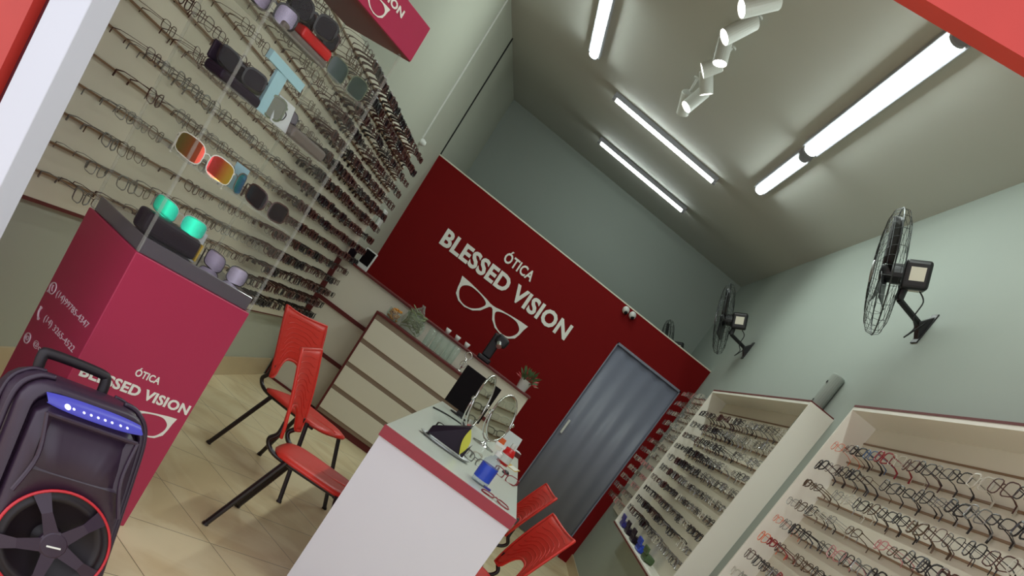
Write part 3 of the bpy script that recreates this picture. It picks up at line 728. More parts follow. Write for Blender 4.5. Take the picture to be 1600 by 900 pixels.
# ------------------------------------------------------------------ things in the totem
def sunglasses(label, pos, ang, fm, lm, w=.150, h=.052, rim=.0032, shape=0, tilt=0, group=None, temple=.12, wrap=0):
    fr, le, ta, tb_ = glass_parts(w=w, h=h, rim=rim, cat=(.6 if shape == 0 else 0), temple=temple, n=18)
    if wrap:
        for m_ in (fr, le): m_.v = [(x, y + wrap * (x / (w / 2)) ** 2, z) for x, y, z in m_.v]
        for m_ in (ta, tb_): m_.v = [(x, y + wrap, z) for x, y, z in m_.v]
    T = Matrix.Translation(pos) @ Matrix.Rotation(ang, 4, 'Z') @ Matrix.Rotation(R(tilt), 4, 'X')
    r_ = thing('sunglasses', label, 'sunglasses', group='sunglasses in the acrylic case', M4=T)
    fr.build('frame', fm, r_); le.build('lenses', lm, r_, solid=.002); ta.build('temple', fm, r_); tb_.build('temple', fm, r_)
    return r_
FA = math.atan2(TE.y, TE.x); GA = R(24)
k = M['g_black']
def put(u, v, z): return tw(u, v, z)
cb = thing('spectacle_case', 'dark grey rounded case on the lowest level of the totem, under teal mirrored sunglasses', 'case', tw(.125, .080, .985), FA)
MB().box(-.115, .105, -.035, .035, 0, .07).build('case_body', M['case_black'], cb, bevel=.016)
MB().box(.106, .112, -.03, .03, .004, .062).build('case_end', M['mustard'], cb)
sunglasses('teal mirrored sunglasses resting on a dark case at the bottom of the totem', put(.135, .085, 1.082), GA, M['g_silver'], M['teal'], w=.170, h=.055, rim=.0016)
sunglasses('grey violet mirrored sunglasses on the right of the totem plinth', put(.405, .10, 1.016), GA, M['g_black'], M['silver_lens'], w=.150, h=.058, rim=.0022)
sunglasses('orange and gold mirrored sport sunglasses on the totem shelf', put(.125, .100, 1.276), GA, M['text'], M['rain_a'], w=.185, h=.066, rim=.0022, wrap=.03, tilt=-8, temple=.09)
sunglasses('green blue mirrored wrap sunglasses beside the orange pair in the totem', put(.275, .13, 1.276), FA - R(5), M['g_silver'], M['rain_b'], w=.135, h=.066, rim=.0026, wrap=.03, tilt=-6)
sunglasses('dark wrap sunglasses at the right end of the lowest clear shelf', put(.405, .075, 1.272), GA, M['g_brown'], M['dark_lens'], w=.145, h=.06, rim=.003, wrap=.03)
c2 = thing('spectacle_case', 'open black case with dark lining on the middle clear shelf, left', 'case', tw(.065, .10, 1.485), FA)
MB().box(-.070, .10, -.045, .045, 0, .030).build('case_body', M['case_black'], c2, bevel=.010)
MB().box(-.070, .10, .040, .052, .030, .085).build('case_lid', M['case_black'], c2, bevel=.006)
sunglasses('dark violet sunglasses lying in the open black case', put(.075, .085, 1.548), GA, k, M['dark_lens'], w=.150, h=.05, rim=.004)
sunglasses('olive green sunglasses on the middle clear shelf', put(.190, .075, 1.526), GA, M['g_green'], M['olive_lens'], w=.13, h=.065, rim=.0035)
cd = thing('price_card', 'white card with a dark squiggle leaning on the middle clear shelf', 'card', tw(.262, .05, 1.4855), FA)
MB().box(-.038, .038, -.002, .002, 0, .082, T=Matrix.Rotation(R(-12), 4, 'X')).build('card_sheet', M['paper'], cd)
MB().tube(catmull([(-.01, -.0035, .03), (.0, -.0035, .05), (.012, -.0035, .045), (.006, -.0035, .028), (-.004, -.0035, .02)], False, 4), .0015, 4, T=Matrix.Rotation(R(-12), 4, 'X')).build('scribble', M['sensor_black'], cd)
sunglasses('round brown and blue sunglasses behind the white card in the totem', put(.315, .17, 1.53), GA, M['g_black'], M['brown_blue'], w=.145, h=.064, rim=.002, shape=1)
c3 = thing('spectacle_case', 'long flat grey case on the middle clear shelf, right', 'case', tw(.385, .055, 1.485), FA)
MB().box(-.085, .085, -.03, .03, 0, .036).build('case_body', M['case_grey'], c3, bevel=.010)
c4 = thing('cleaning_cloth', 'crumpled dark cleaning cloth behind the flat grey case', 'cloth', tw(.40, .15, 1.485), FA)
P = []
for i in range(9):
    P.append([(-.06 + .015 * i, -.04 + .01 * j, .012 + .022 * abs(math.sin(i * 1.7 + j * .9)) + .012 * math.cos(j * 1.3)) for j in range(9)])
MB().grid(P).build('cloth_sheet', M['case_black'], c4, smooth=True, solid=.003)
c5 = thing('reflection_strip', 'pale blue strip imitating a light reflection under the top shelf of the totem', 'box', tw(.19, .07, 1.485 + .001), FA)
MB().box(-.08, .08, -.01, .01, .13, .158, T=Matrix.Rotation(R(4), 4, 'Y')).box(-.020, .025, -.006, .006, 0.0, .13).build('strip_card', M['bluewhite'], c5)  # pale strip on a stem, modelled in place of a light reflection
c6 = thing('spectacle_case', 'glossy red case with grey front on the top clear shelf', 'case', tw(.20, .09, 1.71), FA)
MB().box(-.105, .105, -.040, .040, 0, .022).build('case_body', M['case_grey'], c6, bevel=.008)
MB().box(-.03, .108, -.038, .042, .0225, .055).build('case_lid', M['case_red'], c6, bevel=.010)
sunglasses('dark violet sunglasses at the left of the top clear shelf', put(.065, .085, 1.742), GA, k, M['silver_lens'], w=.15, h=.055, rim=.004)
sunglasses('black sunglasses leaning over the red case in the totem', put(.19, .06, 1.80), GA, k, M['dark_lens'], w=.150, h=.056, rim=.0045)
sunglasses('brown tinted sunglasses behind the red case in the totem', put(.29, .16, 1.80), GA, M['g_brown'], M['dark_lens'], w=.150, h=.056, rim=.004)
sunglasses('large dark teal sunglasses at the right end of the top clear shelf', put(.425, .07, 1.745), R(40), M['g_green'], M['teal_dark'], w=.152, h=.062, rim=.0022)

for u, v, z, lab in ((.315, .20, .985, 'pale price card behind the silver sunglasses on the totem plinth'), (.335, .20, 1.24, 'small pale card at the back of the lowest clear shelf of the totem')):
    cd = thing('price_card', lab, 'card', tw(u, v, z + .0005), GA)
    MB().box(-.024, .024, -.002, .002, 0, .085, T=Matrix.Rotation(R(-8), 4, 'X')).build('card_sheet', M['bluewhite'] if z > 1 else M['paper'], cd)

# ------------------------------------------------------------------ trolley loudspeaker
ray = lambda x, y: ROWS.transposed() @ Vector(((x - 800) / 1475.15, (y - 1066.5) / 1475.15, 1))
SPW = CAMP + Vector((-.298, .991, -.434)) * 2.70          # woofer centre
sup = Vector((-.075, .035, .40)).normalized()             # it leans a little, standing on the sloping sill
sn = Vector((.68, -.73, .06)); sn = (sn - sup * sn.dot(sup)).normalized()  # the way its front faces
sx = sup.cross(-sn) * 1.0
if sx.x < 0: sx = -sx
base = SPW - sup * .205
MS = Matrix(((sx.x, -sn.x, sup.x, base.x), (sx.y, -sn.y, sup.y, base.y), (sx.z, -sn.z, sup.z, base.z), (0, 0, 0, 1)))
sp = thing('trolley_speaker', 'large black trolley loudspeaker with red woofer ring standing in front of the totem', 'speaker', M4=MS)
# local: x right, y into the speaker (front at y=0), z up; height .62
def outline(wb, wt, h0, h1, r=.05):
    pts = []
    for cx, cz, a0 in ((wb - r, h0 + r, -90), (wt - r, h1 - r, 0), (-wt + r, h1 - r, 90), (-wb + r, h0 + r, 180)):
        for i in range(6):
            a = R(a0 + 90 * i / 5); pts.append((cx + r * math.cos(a), cz + r * math.sin(a)))
    return pts
def loft(secs, caps=(True, True)):
    m = MB(); n = len(secs[0][1]); vs = []
    for y, pts in secs: vs += [(x, y, z) for x, z in pts]
    fs = []
    for i in range(len(secs) - 1):
        for j in range(n): fs.append((i * n + j, i * n + (j + 1) % n, (i + 1) * n + (j + 1) % n, (i + 1) * n + j))
    if caps[0]: fs.append(tuple(range(n)))
    if caps[1]: fs.append(tuple(range((len(secs) - 1) * n, len(secs) * n))[::-1])
    return m.add(vs, fs)
loft([(.055, outline(.176, .150, .012, .597, .06)), (.035, outline(.186, .160, .0, .616, .06)), (.075, outline(.202, .180, -.0, .634, .085)), (.16, outline(.210, .190, -.0, .642, .095)), (.24, outline(.206, .186, .004, .634, .095)), (.31, outline(.172, .155, .02, .62, .09))], (True, True)).build('speaker_shell', M['speaker'], sp, smooth=True)
# baffle: raised trapezoid frame, horn recess, woofer
fp = MB()
def baffle_pt(x, z): return (x, -.0, z)
# front plate with woofer hole (ring grid from circle to rounded outline)
oc = outline(.172, .142, .015, .574, .035); n = len(oc)
# resample the outline by angle about the woofer centre
def hit(a):
    best = None; c, s_ = math.cos(a), math.sin(a)
    for i in range(n):
        x1, z1 = oc[i]; x2, z2 = oc[(i + 1) % n]; z1 -= .205; z2 -= .205
        den = c * (z2 - z1) - s_ * (x2 - x1)
        if abs(den) < 1e-9: continue
        t_ = (x1 * (z2 - z1) - z1 * (x2 - x1)) / den; u_ = (x1 * s_ - z1 * c) / den
        if t_ > 0 and -1e-6 <= u_ <= 1 + 1e-6 and (best is None or t_ < best): best = t_
    return best or .2
K = 64; rows = [[], [], [], []]
for i in range(K + 1):
    a = 2 * math.pi * i / K; t_ = hit(a); c, s_ = math.cos(a), math.sin(a)
    rf = min(.168, t_ - .004)
    rows[0].append((.158 * c, .014, .205 + .158 * s_)); rows[1].append((.163 * c, .0, .205 + .163 * s_))
    up_ = max(0, s_) ; dip = .0
    tt_ = t_
    rows[2].append((tt_ * c, .004 + .012 * up_, .205 + tt_ * s_)); rows[3].append((tt_ * c * 1.03, .05, .205 + tt_ * s_ * 1.01))
MB().grid(rows, flip=True).build('baffle', M['speaker'], sp, smooth=True)
# horn recess lines: a sloping waveguide between woofer and control panel
wg = MB()
wg.add([(-.122, .002, .555), (.122, .002, .555), (.125, .0, .40), (-.125, .0, .40), (-.06, .045, .520), (.06, .045, .520), (.045, .040, .45), (-.045, .040, .45)],
       [(0, 1, 5, 4), (1, 2, 6, 5), (3, 0, 4, 7), (2, 3, 7, 6), (4, 5, 6, 7)])
wg.tube([(-.128, -.002, .558), (.128, -.002, .558)], .006, 6)
wg.tube(catmull([(-.128, -.002, .56), (-.118, -.008, .44), (-.150, -.006, .33)], False, 6), .006, 6).tube(catmull([(.128, -.002, .56), (.118, -.008, .44), (.150, -.006, .33)], False, 6), .006, 6)
wg.build('horn', M['speaker'], sp)
TWf = Matrix(((1, 0, 0, 0), (0, 0, -1, 0), (0, 1, 0, .205), (0, 0, 0, 1)))     # disc frame: local z points out of the front
WR = MB().tube([(.160 * math.cos(a), .160 * math.sin(a), .004) for a in [2 * math.pi * i / 56 for i in range(56)]], .0045, 6, closed=True, T=TWf).build('woofer_ring', M['red_ring'], sp, smooth=True)
MB().lathe([(.158, -.004), (.150, -.012), (.140, -.004), (.128, -.004), (.120, -.016), (.045, -.052), (.0, -.046)], 48, T=TWf).lathe([(.045, -.050), (.03, -.036), (0, -.030)], 24, T=TWf).build('woofer_cone', M['speaker_dark'], WR, smooth=True)
gr = MB()
for k in range(5):
    a = R(118 - 72 * k); c, s_ = math.cos(a), math.sin(a)
    def pp(r_, o_, z): return (r_ * c - o_ * s_, r_ * s_ + o_ * c, z)
    gr.add([pp(.02, -.022, .010), pp(.02, .022, .010), pp(.10, .015, .013), pp(.157, .024, .004), pp(.157, -.024, .004), pp(.10, -.015, .013),
            pp(.02, -.018, -.002), pp(.02, .018, -.002), pp(.10, .011, .001), pp(.157, .020, -.006), pp(.157, -.020, -.006), pp(.10, -.011, .001)],
           [(0, 5, 2, 1), (5, 4, 3, 2), (0, 6, 11, 5), (5, 11, 10, 4), (1, 2, 8, 7), (2, 3, 9, 8), (6, 7, 8, 11), (11, 8, 9, 10)], 0, TWf)
gr.lathe([(0, .014), (.035, .013), (.042, .008), (.042, -.002)], 24, T=TWf)
gr.build('woofer_grille', M['speaker'], WR)
MB().box(-.020, .020, -.0165, -.0145, .198, .203).build('badge', M['text'], sp)
for c, s_ in ((-.16, .05), (.16, .05)): pass
# lit control panel across the top edge of the front
cp = MB(); P = []
for i in range(17):
    x = -.135 + .27 * i / 16; hh = .014 * (1 - (abs(x) / .138) ** 3)
    P.append([(x, .006, .584 - hh * .7), (x, -.002, .588), (x, .030, .606 + hh * .6)])
cp.grid(P, flip=True); CPL = cp.build('control_panel', M['led_blue'], sp, smooth=True)
ld = MB()
for i, x in enumerate([-.085, -.068, -.04, -.02, 0, .02, .04, .065, .085]):
    r_ = .009 if i < 1 else .004
    ld.lathe([(0, .002), (r_, 0)], 10, T=Matrix.Translation((x, -.005, .592)) @ Matrix.Rotation(R(55), 4, 'X'))
ld.build('panel_light', M['led_white'], CPL)
MB().tube(catmull([(-.110, .20, .61), (-.112, .20, .672), (-.09, .20, .688), (.05, .20, .688), (.072, .20, .672), (.070, .20, .61)], False, 5), .015, 10).build('handle', M['speaker_dark'], sp, smooth=True)
for s_ in (-1, 1):
    for y_, q_ in ((.095, .008), (.17, .006)):
        MB().tube(catmull([(s_ * .209, y_, .10), (s_ * .200, y_, .40), (s_ * .188, y_, .57), (s_ * .145, y_, .630), (s_ * .10, y_, .642)], False, 6), q_, 6).build('side_ridge', M['speaker'], sp, smooth=True)
for s_ in (-1, 1):
    w_ = MB().tube([(s_ * .165 - .02, .31, .035), (s_ * .165 + .02, .31, .035)], .045, 18)
    w_.build('wheel', M['speaker_dark'], sp, bevel=.006)
    MB().box(s_ * .15 - .03, s_ * .15 + .03, .03, .09, -.022, .006).build('foot', M['speaker_dark'], sp, bevel=.004)

# ------------------------------------------------------------------ small wall things
lr = thing('wall_router', 'small rounded white box on the left wall above the counter', 'box', (XL, 9.42, 1.648))
MB().box(.001, .035, -.06, .06, -.085, .085).build('box_shell', M['white_plastic'], lr, bevel=.014)
cdn = thing('wall_sensor', 'small white sensor at the foot of the pale cable strip on the left wall', 'sensor', (XL, 9.2, 2.35))
MB().lathe([(0, .05), (.02, .045), (.03, .02), (.03, 0)], 16, T=frame((0.001, 0, 0), (0, 1, 0), (1, 0, 0))).build('sensor_dome', M['white_plastic'], cdn, smooth=True)
MB().box(.001, .012, -.03, -.016, .03, ZC - 2.35).build('cable_strip', M['white_plastic'], cdn)
pi = thing('wall_pipe', 'short capped grey pipe on the right wall between the two cabinets', 'pipe', (XR, 5.62, 0))
MB().tube([(-.045, .32, 2.0), (-.045, .32, 2.43)], .045, 20).build('pipe_body', M['wall'], pi, bevel=.01)
MB().box(-.0915, -.0885, .30, .315, 2.36, 2.372).box(-.0915, -.0885, .30, .312, 2.235, 2.245).build('pipe_screw', M['wire'], pi)
for x, lab in ((.53, 'left one of two small white dome cameras on the partition top'), (.615, 'right one of two small white dome cameras on the partition top, dark lens showing')):
    cm = thing('security_camera', lab, 'camera', (x, YP, 2.43), group='dome cameras on the red partition')
    T = frame((0, -.002, 0), (1, 0, 0), (0, -1, 0))
    MB().lathe([(.036, 0), (.038, .02), (.030, .045), (.012, .06), (0, .062)], 20, T=T).build('camera_shell', M['white_plastic'], cm, smooth=True)
    MB().lathe([(0, .02), (.016, .012), (.018, 0)], 16, T=frame((.012, -.050, -.022), (1, 0, 0), (0.2, -1, -.35))).build('camera_lens', M['sensor_black'], cm, smooth=True)

# ------------------------------------------------------------------ things on the reception counter
cm = thing('card_terminal', 'white framed tablet with a dark screen on the left end of the counter', 'terminal', (-1.60, 8.80, 1.205), R(-8)); cm.scale = (1.25, 1.2, 1.15)
T = Matrix.Rotation(R(-12), 4, 'X')
MB().box(-.045, .045, 0, .016, 0, .155, T=T).build('tablet_shell', M['white_plastic'], cm, bevel=.004)
MB().box(-.036, .036, -.0015, .0, .035, .145, T=T).build('tablet_screen', M['sensor_black'], cm)
MB().box(-.03, .03, .01, .08, 0, .01).build('tablet_stand', M['black'], cm)
bd = thing('card_holder', 'small dark object standing beside the white framed tablet', 'holder', (-1.73, 8.86, 1.205))
MB().box(-.03, .03, -.02, .02, 0, .10).build('holder_body', M['case_black'], bd, bevel=.005)
def leaves(mb, n, r, h, seed, z0=0, size=.03):
    q = random.Random(seed)
    for i in range(n):
        a = q.uniform(0, 2 * math.pi); el = q.uniform(.15, 1.3); L = r * q.uniform(.5, 1)
        d = Vector((math.cos(a) * math.cos(el), math.sin(a) * math.cos(el), math.sin(el) * h / r))
        p = d * L + Vector((0, 0, z0)); w_ = d.orthogonal().normalized() * size * .3
        tip = p + d.normalized() * size
        mb.add([p - d * size * .3, p + w_, tip, p - w_], [(0, 1, 2, 3)]); mb.add([Vector((0, 0, z0)), p, p + Vector((.001, .001, 0))], [(0, 1, 2)])
pp_ = thing('potted_plant', 'little plant with green leaves and red flowers in a white pot on the counter end', 'plant', (.10, 8.80, 1.205)); pp_.scale = (1.25, 1.25, 1.2)
MB().lathe([(0, 0), (.036, 0), (.046, .08), (.041, .08), (.036, .06), (0, .06)], 20).build('pot', M['white_plastic'], pp_, smooth=False)
m_ = MB(); leaves(m_, 60, .085, .10, 3, .06, .035); m_.build('foliage', M['leaf'], pp_)
m_ = MB(); leaves(m_, 40, .095, .09, 9, .065, .026); m_.build('flowers', M['flower'], pp_)
# on the drawer unit
zt2 = 1.022
bw = thing('candy_jar', 'squat jar of orange and yellow sweets at the left end of the drawer unit', 'jar', (-1.12, 8.52, zt2)); bw.scale = (1.2, 1.2, 1.2)
MB().lathe([(0, 0), (.040, 0), (.052, .03), (.048, .075), (.044, .075), (.047, .03), (.037, .004), (0, .004)], 20).build('jar_glass', M['glass'], bw, smooth=True)
m_ = MB(); q = random.Random(5)
for i in range(60):
    a = q.uniform(0, 6.28); r_ = .036 * math.sqrt(q.random()); z = q.uniform(.012, .085)
    m_.lathe([(0, -.009), (.010, 0), (0, .009)], 6, T=Matrix.Translation((r_ * math.cos(a), r_ * math.sin(a), z)) @ Matrix.Rotation(q.uniform(0, 3), 4, 'X'))
o = m_.build('sweets', M['candy'], bw); o['kind'] = 'stuff'
bk = thing('gift_basket', 'round basket in crinkled clear and green wrapping on the drawer unit', 'basket', (-.95, 8.53, zt2))
m_ = MB(); q = random.Random(11)
for i in range(46):
    a = q.uniform(0, 6.28); a2 = a + q.uniform(1.5, 4); zz = q.uniform(.02, .15)
    m_.tube([(.062 * math.cos(a), .062 * math.sin(a), zz), (.075 * math.cos((a + a2) / 2), .075 * math.sin((a + a2) / 2), zz + q.uniform(-.03, .04)), (.062 * math.cos(a2), .062 * math.sin(a2), q.uniform(.02, .16))], .0035, 4)
m_.build('basket_weave', M['weave'], bk); bk.scale = (1.15, 1.0, 1.2)
P = []
for i in range(13):
    z = .005 + .21 * i / 12; rr_ = .078 * (math.sin(math.pi * min(1, .28 + i / 15)) + .12); row = []
    for j in range(21): a = 2 * math.pi * j / 20; row.append(((rr_ + .008 * math.sin(j * 3 + i)) * math.cos(a), (rr_ + .008 * math.sin(j * 3 + i)) * math.sin(a), z))
    P.append(row)
MB().grid(P).build('wrapping', M['glass'], bk, smooth=False)
for i, x in enumerate((-.775, -.71, -.645, -.585, -.53)):
    lab = ['leftmost clear glass tumbler of the row on the drawer unit', 'second clear glass tumbler from left on the drawer unit', 'middle clear glass tumbler on the drawer unit', 'fourth clear glass tumbler from left on the drawer unit', 'rightmost clear glass tumbler of the row on the drawer unit'][i]
    g_ = thing('glass_tumbler', lab, 'glass', (x, 8.50 + .03 * (i % 2), zt2), 0, 'glass tumblers on the drawer unit'); g_.scale = (1.1, 1.1, 1.35)
    MB().lathe([(0, 0), (.026, 0), (.031, .115), (.028, .115), (.024, .006), (0, .006)], 18).build('tumbler_wall', M['glass'], g_, smooth=True)
for i, x in enumerate((-.70, -.60, -.50)):
    lab = ['first small white cup from left along the counter edge', 'middle small white cup along the counter edge', 'last small white cup along the counter edge, by the black dispenser'][i]
    g_ = thing('small_cup', lab, 'cup', (x, 8.80, 1.205), 0, 'small cups on the counter')
    MB().lathe([(0, 0), (.018, 0), (.026, .045), (.023, .045), (.016, .004), (0, .004)], 16).build('cup_wall', M['white_plastic'], g_, smooth=True)
kt = thing('lens_meter', 'black optical instrument with an overhanging head at the middle of the counter', 'instrument', (-.315, 8.87, 1.205)); kt.scale = (1.25, 1.15, 1.2)
MB().box(-.05, .05, -.08, .08, 0, .035).box(-.035, .035, .0, .06, .035, .22).build('instrument_base', M['black'], kt, bevel=.01)
MB().box(-.035, .055, -.07, .06, .16, .235, T=Matrix.Rotation(R(8), 4, 'Y')).build('instrument_head', M['black'], kt, bevel=.018)
MB().tube([(.03, -.07, .17), (.04, -.10, .15)], .02, 12).build('eyepiece', M['chrome'], kt)
ps = thing('ornament', 'small chrome wire ornament at the right end of the drawer unit', 'ornament', (-.42, 8.50, zt2))
MB().tube([(.03 * math.cos(a), 0, .15 + .03 * math.sin(a)) for a in [2 * math.pi * i / 16 for i in range(16)]], .005, 6, closed=True).tube([(0, 0, 0), (0, 0, .12)], .006, 6).lathe([(0, 0), (.035, 0), (.03, .01), (0, .012)], 16).tube([(.05 * math.cos(a) * .5, .01, .07 + .03 * math.sin(a)) for a in [2 * math.pi * i / 12 for i in range(12)]], .004, 6, closed=True).build('ornament_wire', M['chrome'], ps, smooth=True)

# ------------------------------------------------------------------ things on the desk
ZD = .850
mo = thing('monitor', 'flat black monitor at the far end of the desk, facing the viewer', 'monitor', (-.165, 6.72, ZD), R(0))
MB().box(-.140, .140, -.012, .012, .035, .312).build('screen', M['sensor_black'], mo, bevel=.003)
MB().box(-.025, .025, .012, .03, .006, .16).lathe([(0, 0), (.07, 0), (.065, .008), (0, .010)], 24).build('monitor_stand', M['black'], mo)
def mirror(label, x, y, ang, w, h, zc, tilt):
    t = thing('table_mirror', label, 'mirror', (x, y, ZD), ang, 'swivel mirrors on the desk')
    MB().lathe([(0, 0), (.075, 0), (.072, .008), (.02, .016), (.012, .03), (0, .03)], 28).build('mirror_base', M['chrome'], t, smooth=True)
    MB().tube([(0, 0, .02), (0, 0, zc - h - .012)], .007, 10).tube([(-w - .014, 0, zc)] + [((w + .014) * math.cos(a), 0, zc + (h + .014) * math.sin(a)) for a in [math.pi + math.pi * i / 12 for i in range(1, 12)]] + [(w + .014, 0, zc)], .005, 8).build('yoke', M['chrome'], t, smooth=True)
    T = Matrix.Translation((0, 0, zc)) @ Matrix.Rotation(R(tilt), 4, 'X')
    ring = [(w * math.cos(a), 0, h * math.sin(a)) for a in [2 * math.pi * i / 40 for i in range(40)]]
    MB().tube(ring, .007, 8, closed=True, T=T).build('mirror_rim', M['chrome'], t, smooth=True)
    MB().add([(x_, -.003, z) for x_, _, z in ring], [tuple(range(40))], 0, T).add([(x_, .003, z) for x_, _, z in ring], [tuple(range(40))[::-1]], 0, T).build('mirror_glass', M['mirror'], t)
    for s_ in (-1, 1): MB().lathe([(0, -.012), (.012, -.008), (.012, .008), (0, .012)], 14, T=frame((s_ * (w + .012), 0, zc), (0, 1, 0), (1, 0, 0))).build('pivot_knob', M['chrome'], t, smooth=True)
    return t
mirror('tall oval chrome mirror on the desk, edge-on and full of frame reflections', -.078, 5.60, R(60), .075, .160, .22, -8)
mirror('round chrome mirror on the desk, right of the tall oval one', .075, 5.95, R(46), .100, .145, .20, -10)
ty = thing('oval_tray', 'oval silver tray under the black and yellow pouch on the desk', 'tray', (-.085, 4.58, ZD), R(14))
TY = Matrix.Scale(.62, 4, (0, 1, 0))
MB().lathe([(0, .003), (.115, .003), (.135, .014), (.140, .014), (.118, 0), (0, 0)], 40, T=TY).build('tray_dish', M['silver'], ty, smooth=True)
po = thing('spectacle_pouch', 'black folded spectacle pouch with yellow lining on the oval tray', 'pouch', (-.065, 4.60, ZD + .016), R(4))
MB().add([(-.125, -.03, .0), (-.125, .04, .0), (-.122, .0, .040), (.055, -.04, 0), (.055, .05, 0), (.035, .03, .145), (.030, -.02, .135)],
         [(0, 2, 6, 3), (2, 1, 5), (2, 5, 6), (1, 4, 5), (3, 6, 5, 4), (0, 1, 2), (0, 3, 4, 1)]).build('pouch_body', M['case_black'], po, bevel=.004)
P = [[(.056 - .022 * j / 8 + .022 * math.sin(math.pi * j / 8), -.034 + .05 * i / 4, .006 + .120 * j / 8) for j in range(9)] for i in range(5)]
LP = [(.052 - .020 * t_ + w_ * math.sin(math.pi * t_), -.052 + .012 * t_, .004 + .128 * t_) for w_, ts in ((.024, [i / 10 for i in range(11)]), (-.014, [1 - i / 10 for i in range(1, 10)])) for t_ in ts]
MB().add(LP, [tuple(range(len(LP)))]).build('pouch_lining', M['yellow'], po, solid=.004)
MB().add([(.060, -.050, 0), (.060, .03, 0), (.082, -.01, .075), (.078, -.035, .07), (.072, -.050, 0), (.072, .03, 0)], [(0, 1, 2, 3), (4, 3, 2, 5), (0, 3, 4), (1, 5, 2)]).build('pouch_flap', M['case_black'], po)
sa = thing('sanitizer_bottle', 'clear pump bottle with a blue label near the front edge of the desk', 'bottle', (.132, 4.26, ZD), R(20))
sa.scale = (1.25, 1.25, 1.25)
MB().lathe([(0, 0), (.030, 0), (.033, .006), (.033, .085), (.020, .105), (.012, .108), (.012, .118), (0, .118)], 24).build('bottle_body', M['bottle'], sa, smooth=True)
MB().lathe([(.0335, .018), (.0335, .075)], 24).build('bottle_label', M['blue_label'], sa, smooth=True)
MB().lathe([(0, .116), (.014, .116), (.014, .130), (.005, .134), (.005, .150), (0, .150)], 16).box(-.035, .006, -.006, .006, .148, .158).build('pump', M['white_plastic'], sa)
rg = thing('red_glue_bottle', 'small red and white bottle behind the blue labelled bottle', 'bottle', (.222, 5.75, ZD), R(0))
rg.scale = (1.35, 1.35, 1.35)
MB().lathe([(0, 0), (.028, 0), (.030, .05), (.022, .075), (0, .078)], 20).build('bottle_body', M['case_red'], rg, smooth=True)
MB().lathe([(.0305, .012), (.0305, .045)], 20).build('bottle_label', M['white_plastic'], rg)
MB().lathe([(0, .078), (.012, .078), (.010, .10), (0, .10)], 12).build('bottle_cap', M['white_plastic'], rg)
en = thing('mustard_envelope', 'mustard and cream envelope lying right of the red bottle', 'envelope', (.285, 5.95, ZD), R(-8))
MB().box(-.055, .055, -.13, .13, 0, .003).build('envelope_sheet', M['mustard'], en)
MB().box(.0, .05, -.125, .10, .0031, .005).build('inner_sheet', M['box_white'], en)
mo2 = thing('computer_mouse', 'small black mouse beside the mustard envelope', 'mouse', (.255, 5.35, ZD))
P = []
MB().lathe([(0, .022), (.012, .020), (.020, .012), (.022, 0)], 16, T=Matrix.Scale(1.4, 4, (0, 1, 0))).build('mouse_shell', M['black'], mo2, smooth=True)
pb = thing('brochure_stand', 'upright white brochure with orange corner beside the round mirror', 'brochure', (.222, 6.75, ZD), R(15))
MB().box(-.075, .075, 0, .006, 0, .13, T=Matrix.Rotation(R(-14), 4, 'X')).build('brochure_sheet', M['paper'], pb)
MB().box(-.07, -.02, -.002, 0, .01, .06, T=Matrix.Rotation(R(-14), 4, 'X')).build('orange_print', M['g_orange'], pb)
pk = thing('card_box', 'small white and dark red card box right of the brochure', 'box', (.295, 6.85, ZD), R(10))
MB().box(-.04, .04, -.05, .05, 0, .035).build('box_body', M['red_trim'], pk, bevel=.002)
MB().box(-.036, .036, -.046, .046, .0352, .040).build('box_lid', M['paper'], pk)
er = thing('eraser', 'tiny deep blue eraser beside the blue labelled bottle', 'eraser', (.175, 4.25, ZD), R(15))
MB().box(-.018, .018, -.010, .010, 0, .010).build('eraser_block', M['blue_dark'], er, bevel=.002)
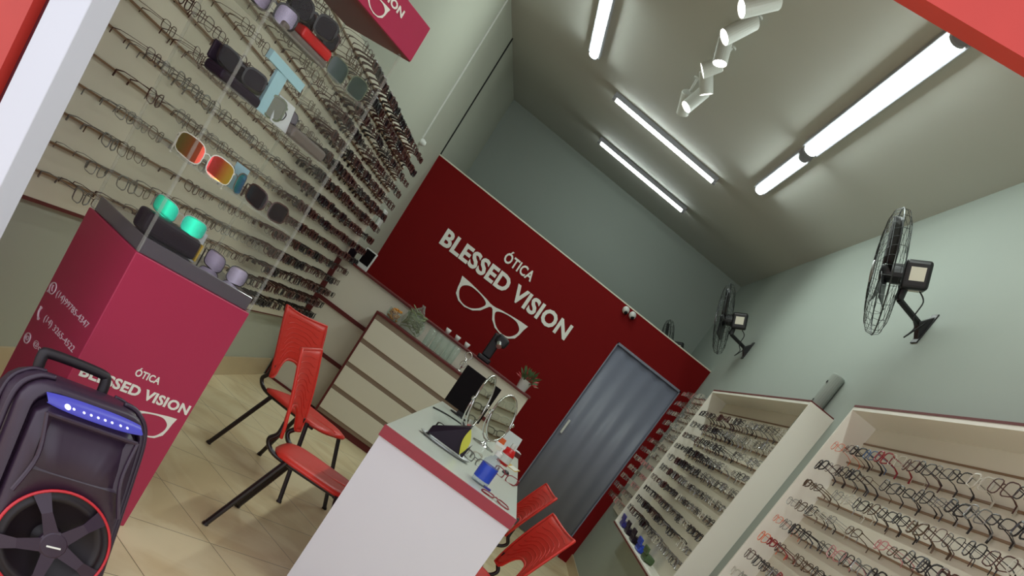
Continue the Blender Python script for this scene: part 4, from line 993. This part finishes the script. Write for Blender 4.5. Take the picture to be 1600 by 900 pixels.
def folded_glasses(label, x, y, ang, fm, z=.022, up=True):
    P_ = glass_parts(w=.138, h=.040, rim=.0034, cat=.8, temple=.132 if up else .02)
    T = Matrix.Translation((x, y, ZD + (z if up else .010))) @ Matrix.Rotation(ang, 4, 'Z') @ Matrix.Rotation(0 if up else R(-80), 4, 'X')
    r_ = thing('eyeglasses', label, 'eyeglasses', group='eyeglasses on the desk', M4=T)
    P_[0].build('frame', fm, r_); P_[1].build('lenses', M['lens'], r_)
    for p_ in P_[2:]: p_.build('temple', fm, r_)
folded_glasses('red eyeglasses lying flat at the front right corner of the desk', .225, 4.10, R(-3), M['g_red'], up=False)
folded_glasses('thin dark red eyeglasses standing near the right edge of the desk', .250, 5.05, R(-8), M['g_red'])
for i, (x, y, a, cl, lab) in enumerate(((.03, 4.95, 20, 'clear', 'clear eyeglasses standing left of the mirrors foot on the desk'), (.07, 4.80, -15, 'silver', 'silver eyeglasses lying before the mirrors on the desk'), (-.06, 5.15, 40, 'black', 'black eyeglasses lying behind the pouch on the desk'))):
    folded_glasses(lab, x, y, R(a), M['g_' + cl])
cb_ = thing('cable', 'thin black cable curling on the desk left of the mirrors', 'cable', (-.17, 6.1, ZD))
MB().tube(catmull([(-.13, -.1, .006), (-.06, .05, .006), (.02, -.05, .02), (.08, .12, .008), (.06, .35, .006)], False, 6), .005, 5).build('cable_run', M['black'], cb_, smooth=True)

# sunglasses and cases standing on the floor board of the far cabinet
for i, (y, col, lab) in enumerate(((8.30, 'blue_dark', 'violet sunglasses case at the far end of the far cabinet floor'), (7.92, 'case_black', 'black case on the far cabinet floor, second from the far end'), (7.52, 'case_black', 'dark brown case in the middle of the far cabinet floor'), (7.12, 'blue_label', 'bright blue case on the far cabinet floor'), (6.75, 'leaf', 'green case on the far cabinet floor, nearest the viewer'))):
    t = thing('spectacle_case', lab, 'case', (1.505, y, .811), R(90), 'cases on the far cabinet floor'); t.scale = (1.3, 1.3, 1.25)
    MB().box(-.075, .075, -.030, .030, 0, .042).build('case_body', M[col], t, bevel=.012)
    MB().box(-.070, .070, .018, .030, .043, .085, T=Matrix.Rotation(R(-10), 4, 'X')).build('case_lid', M[col], t, bevel=.006)
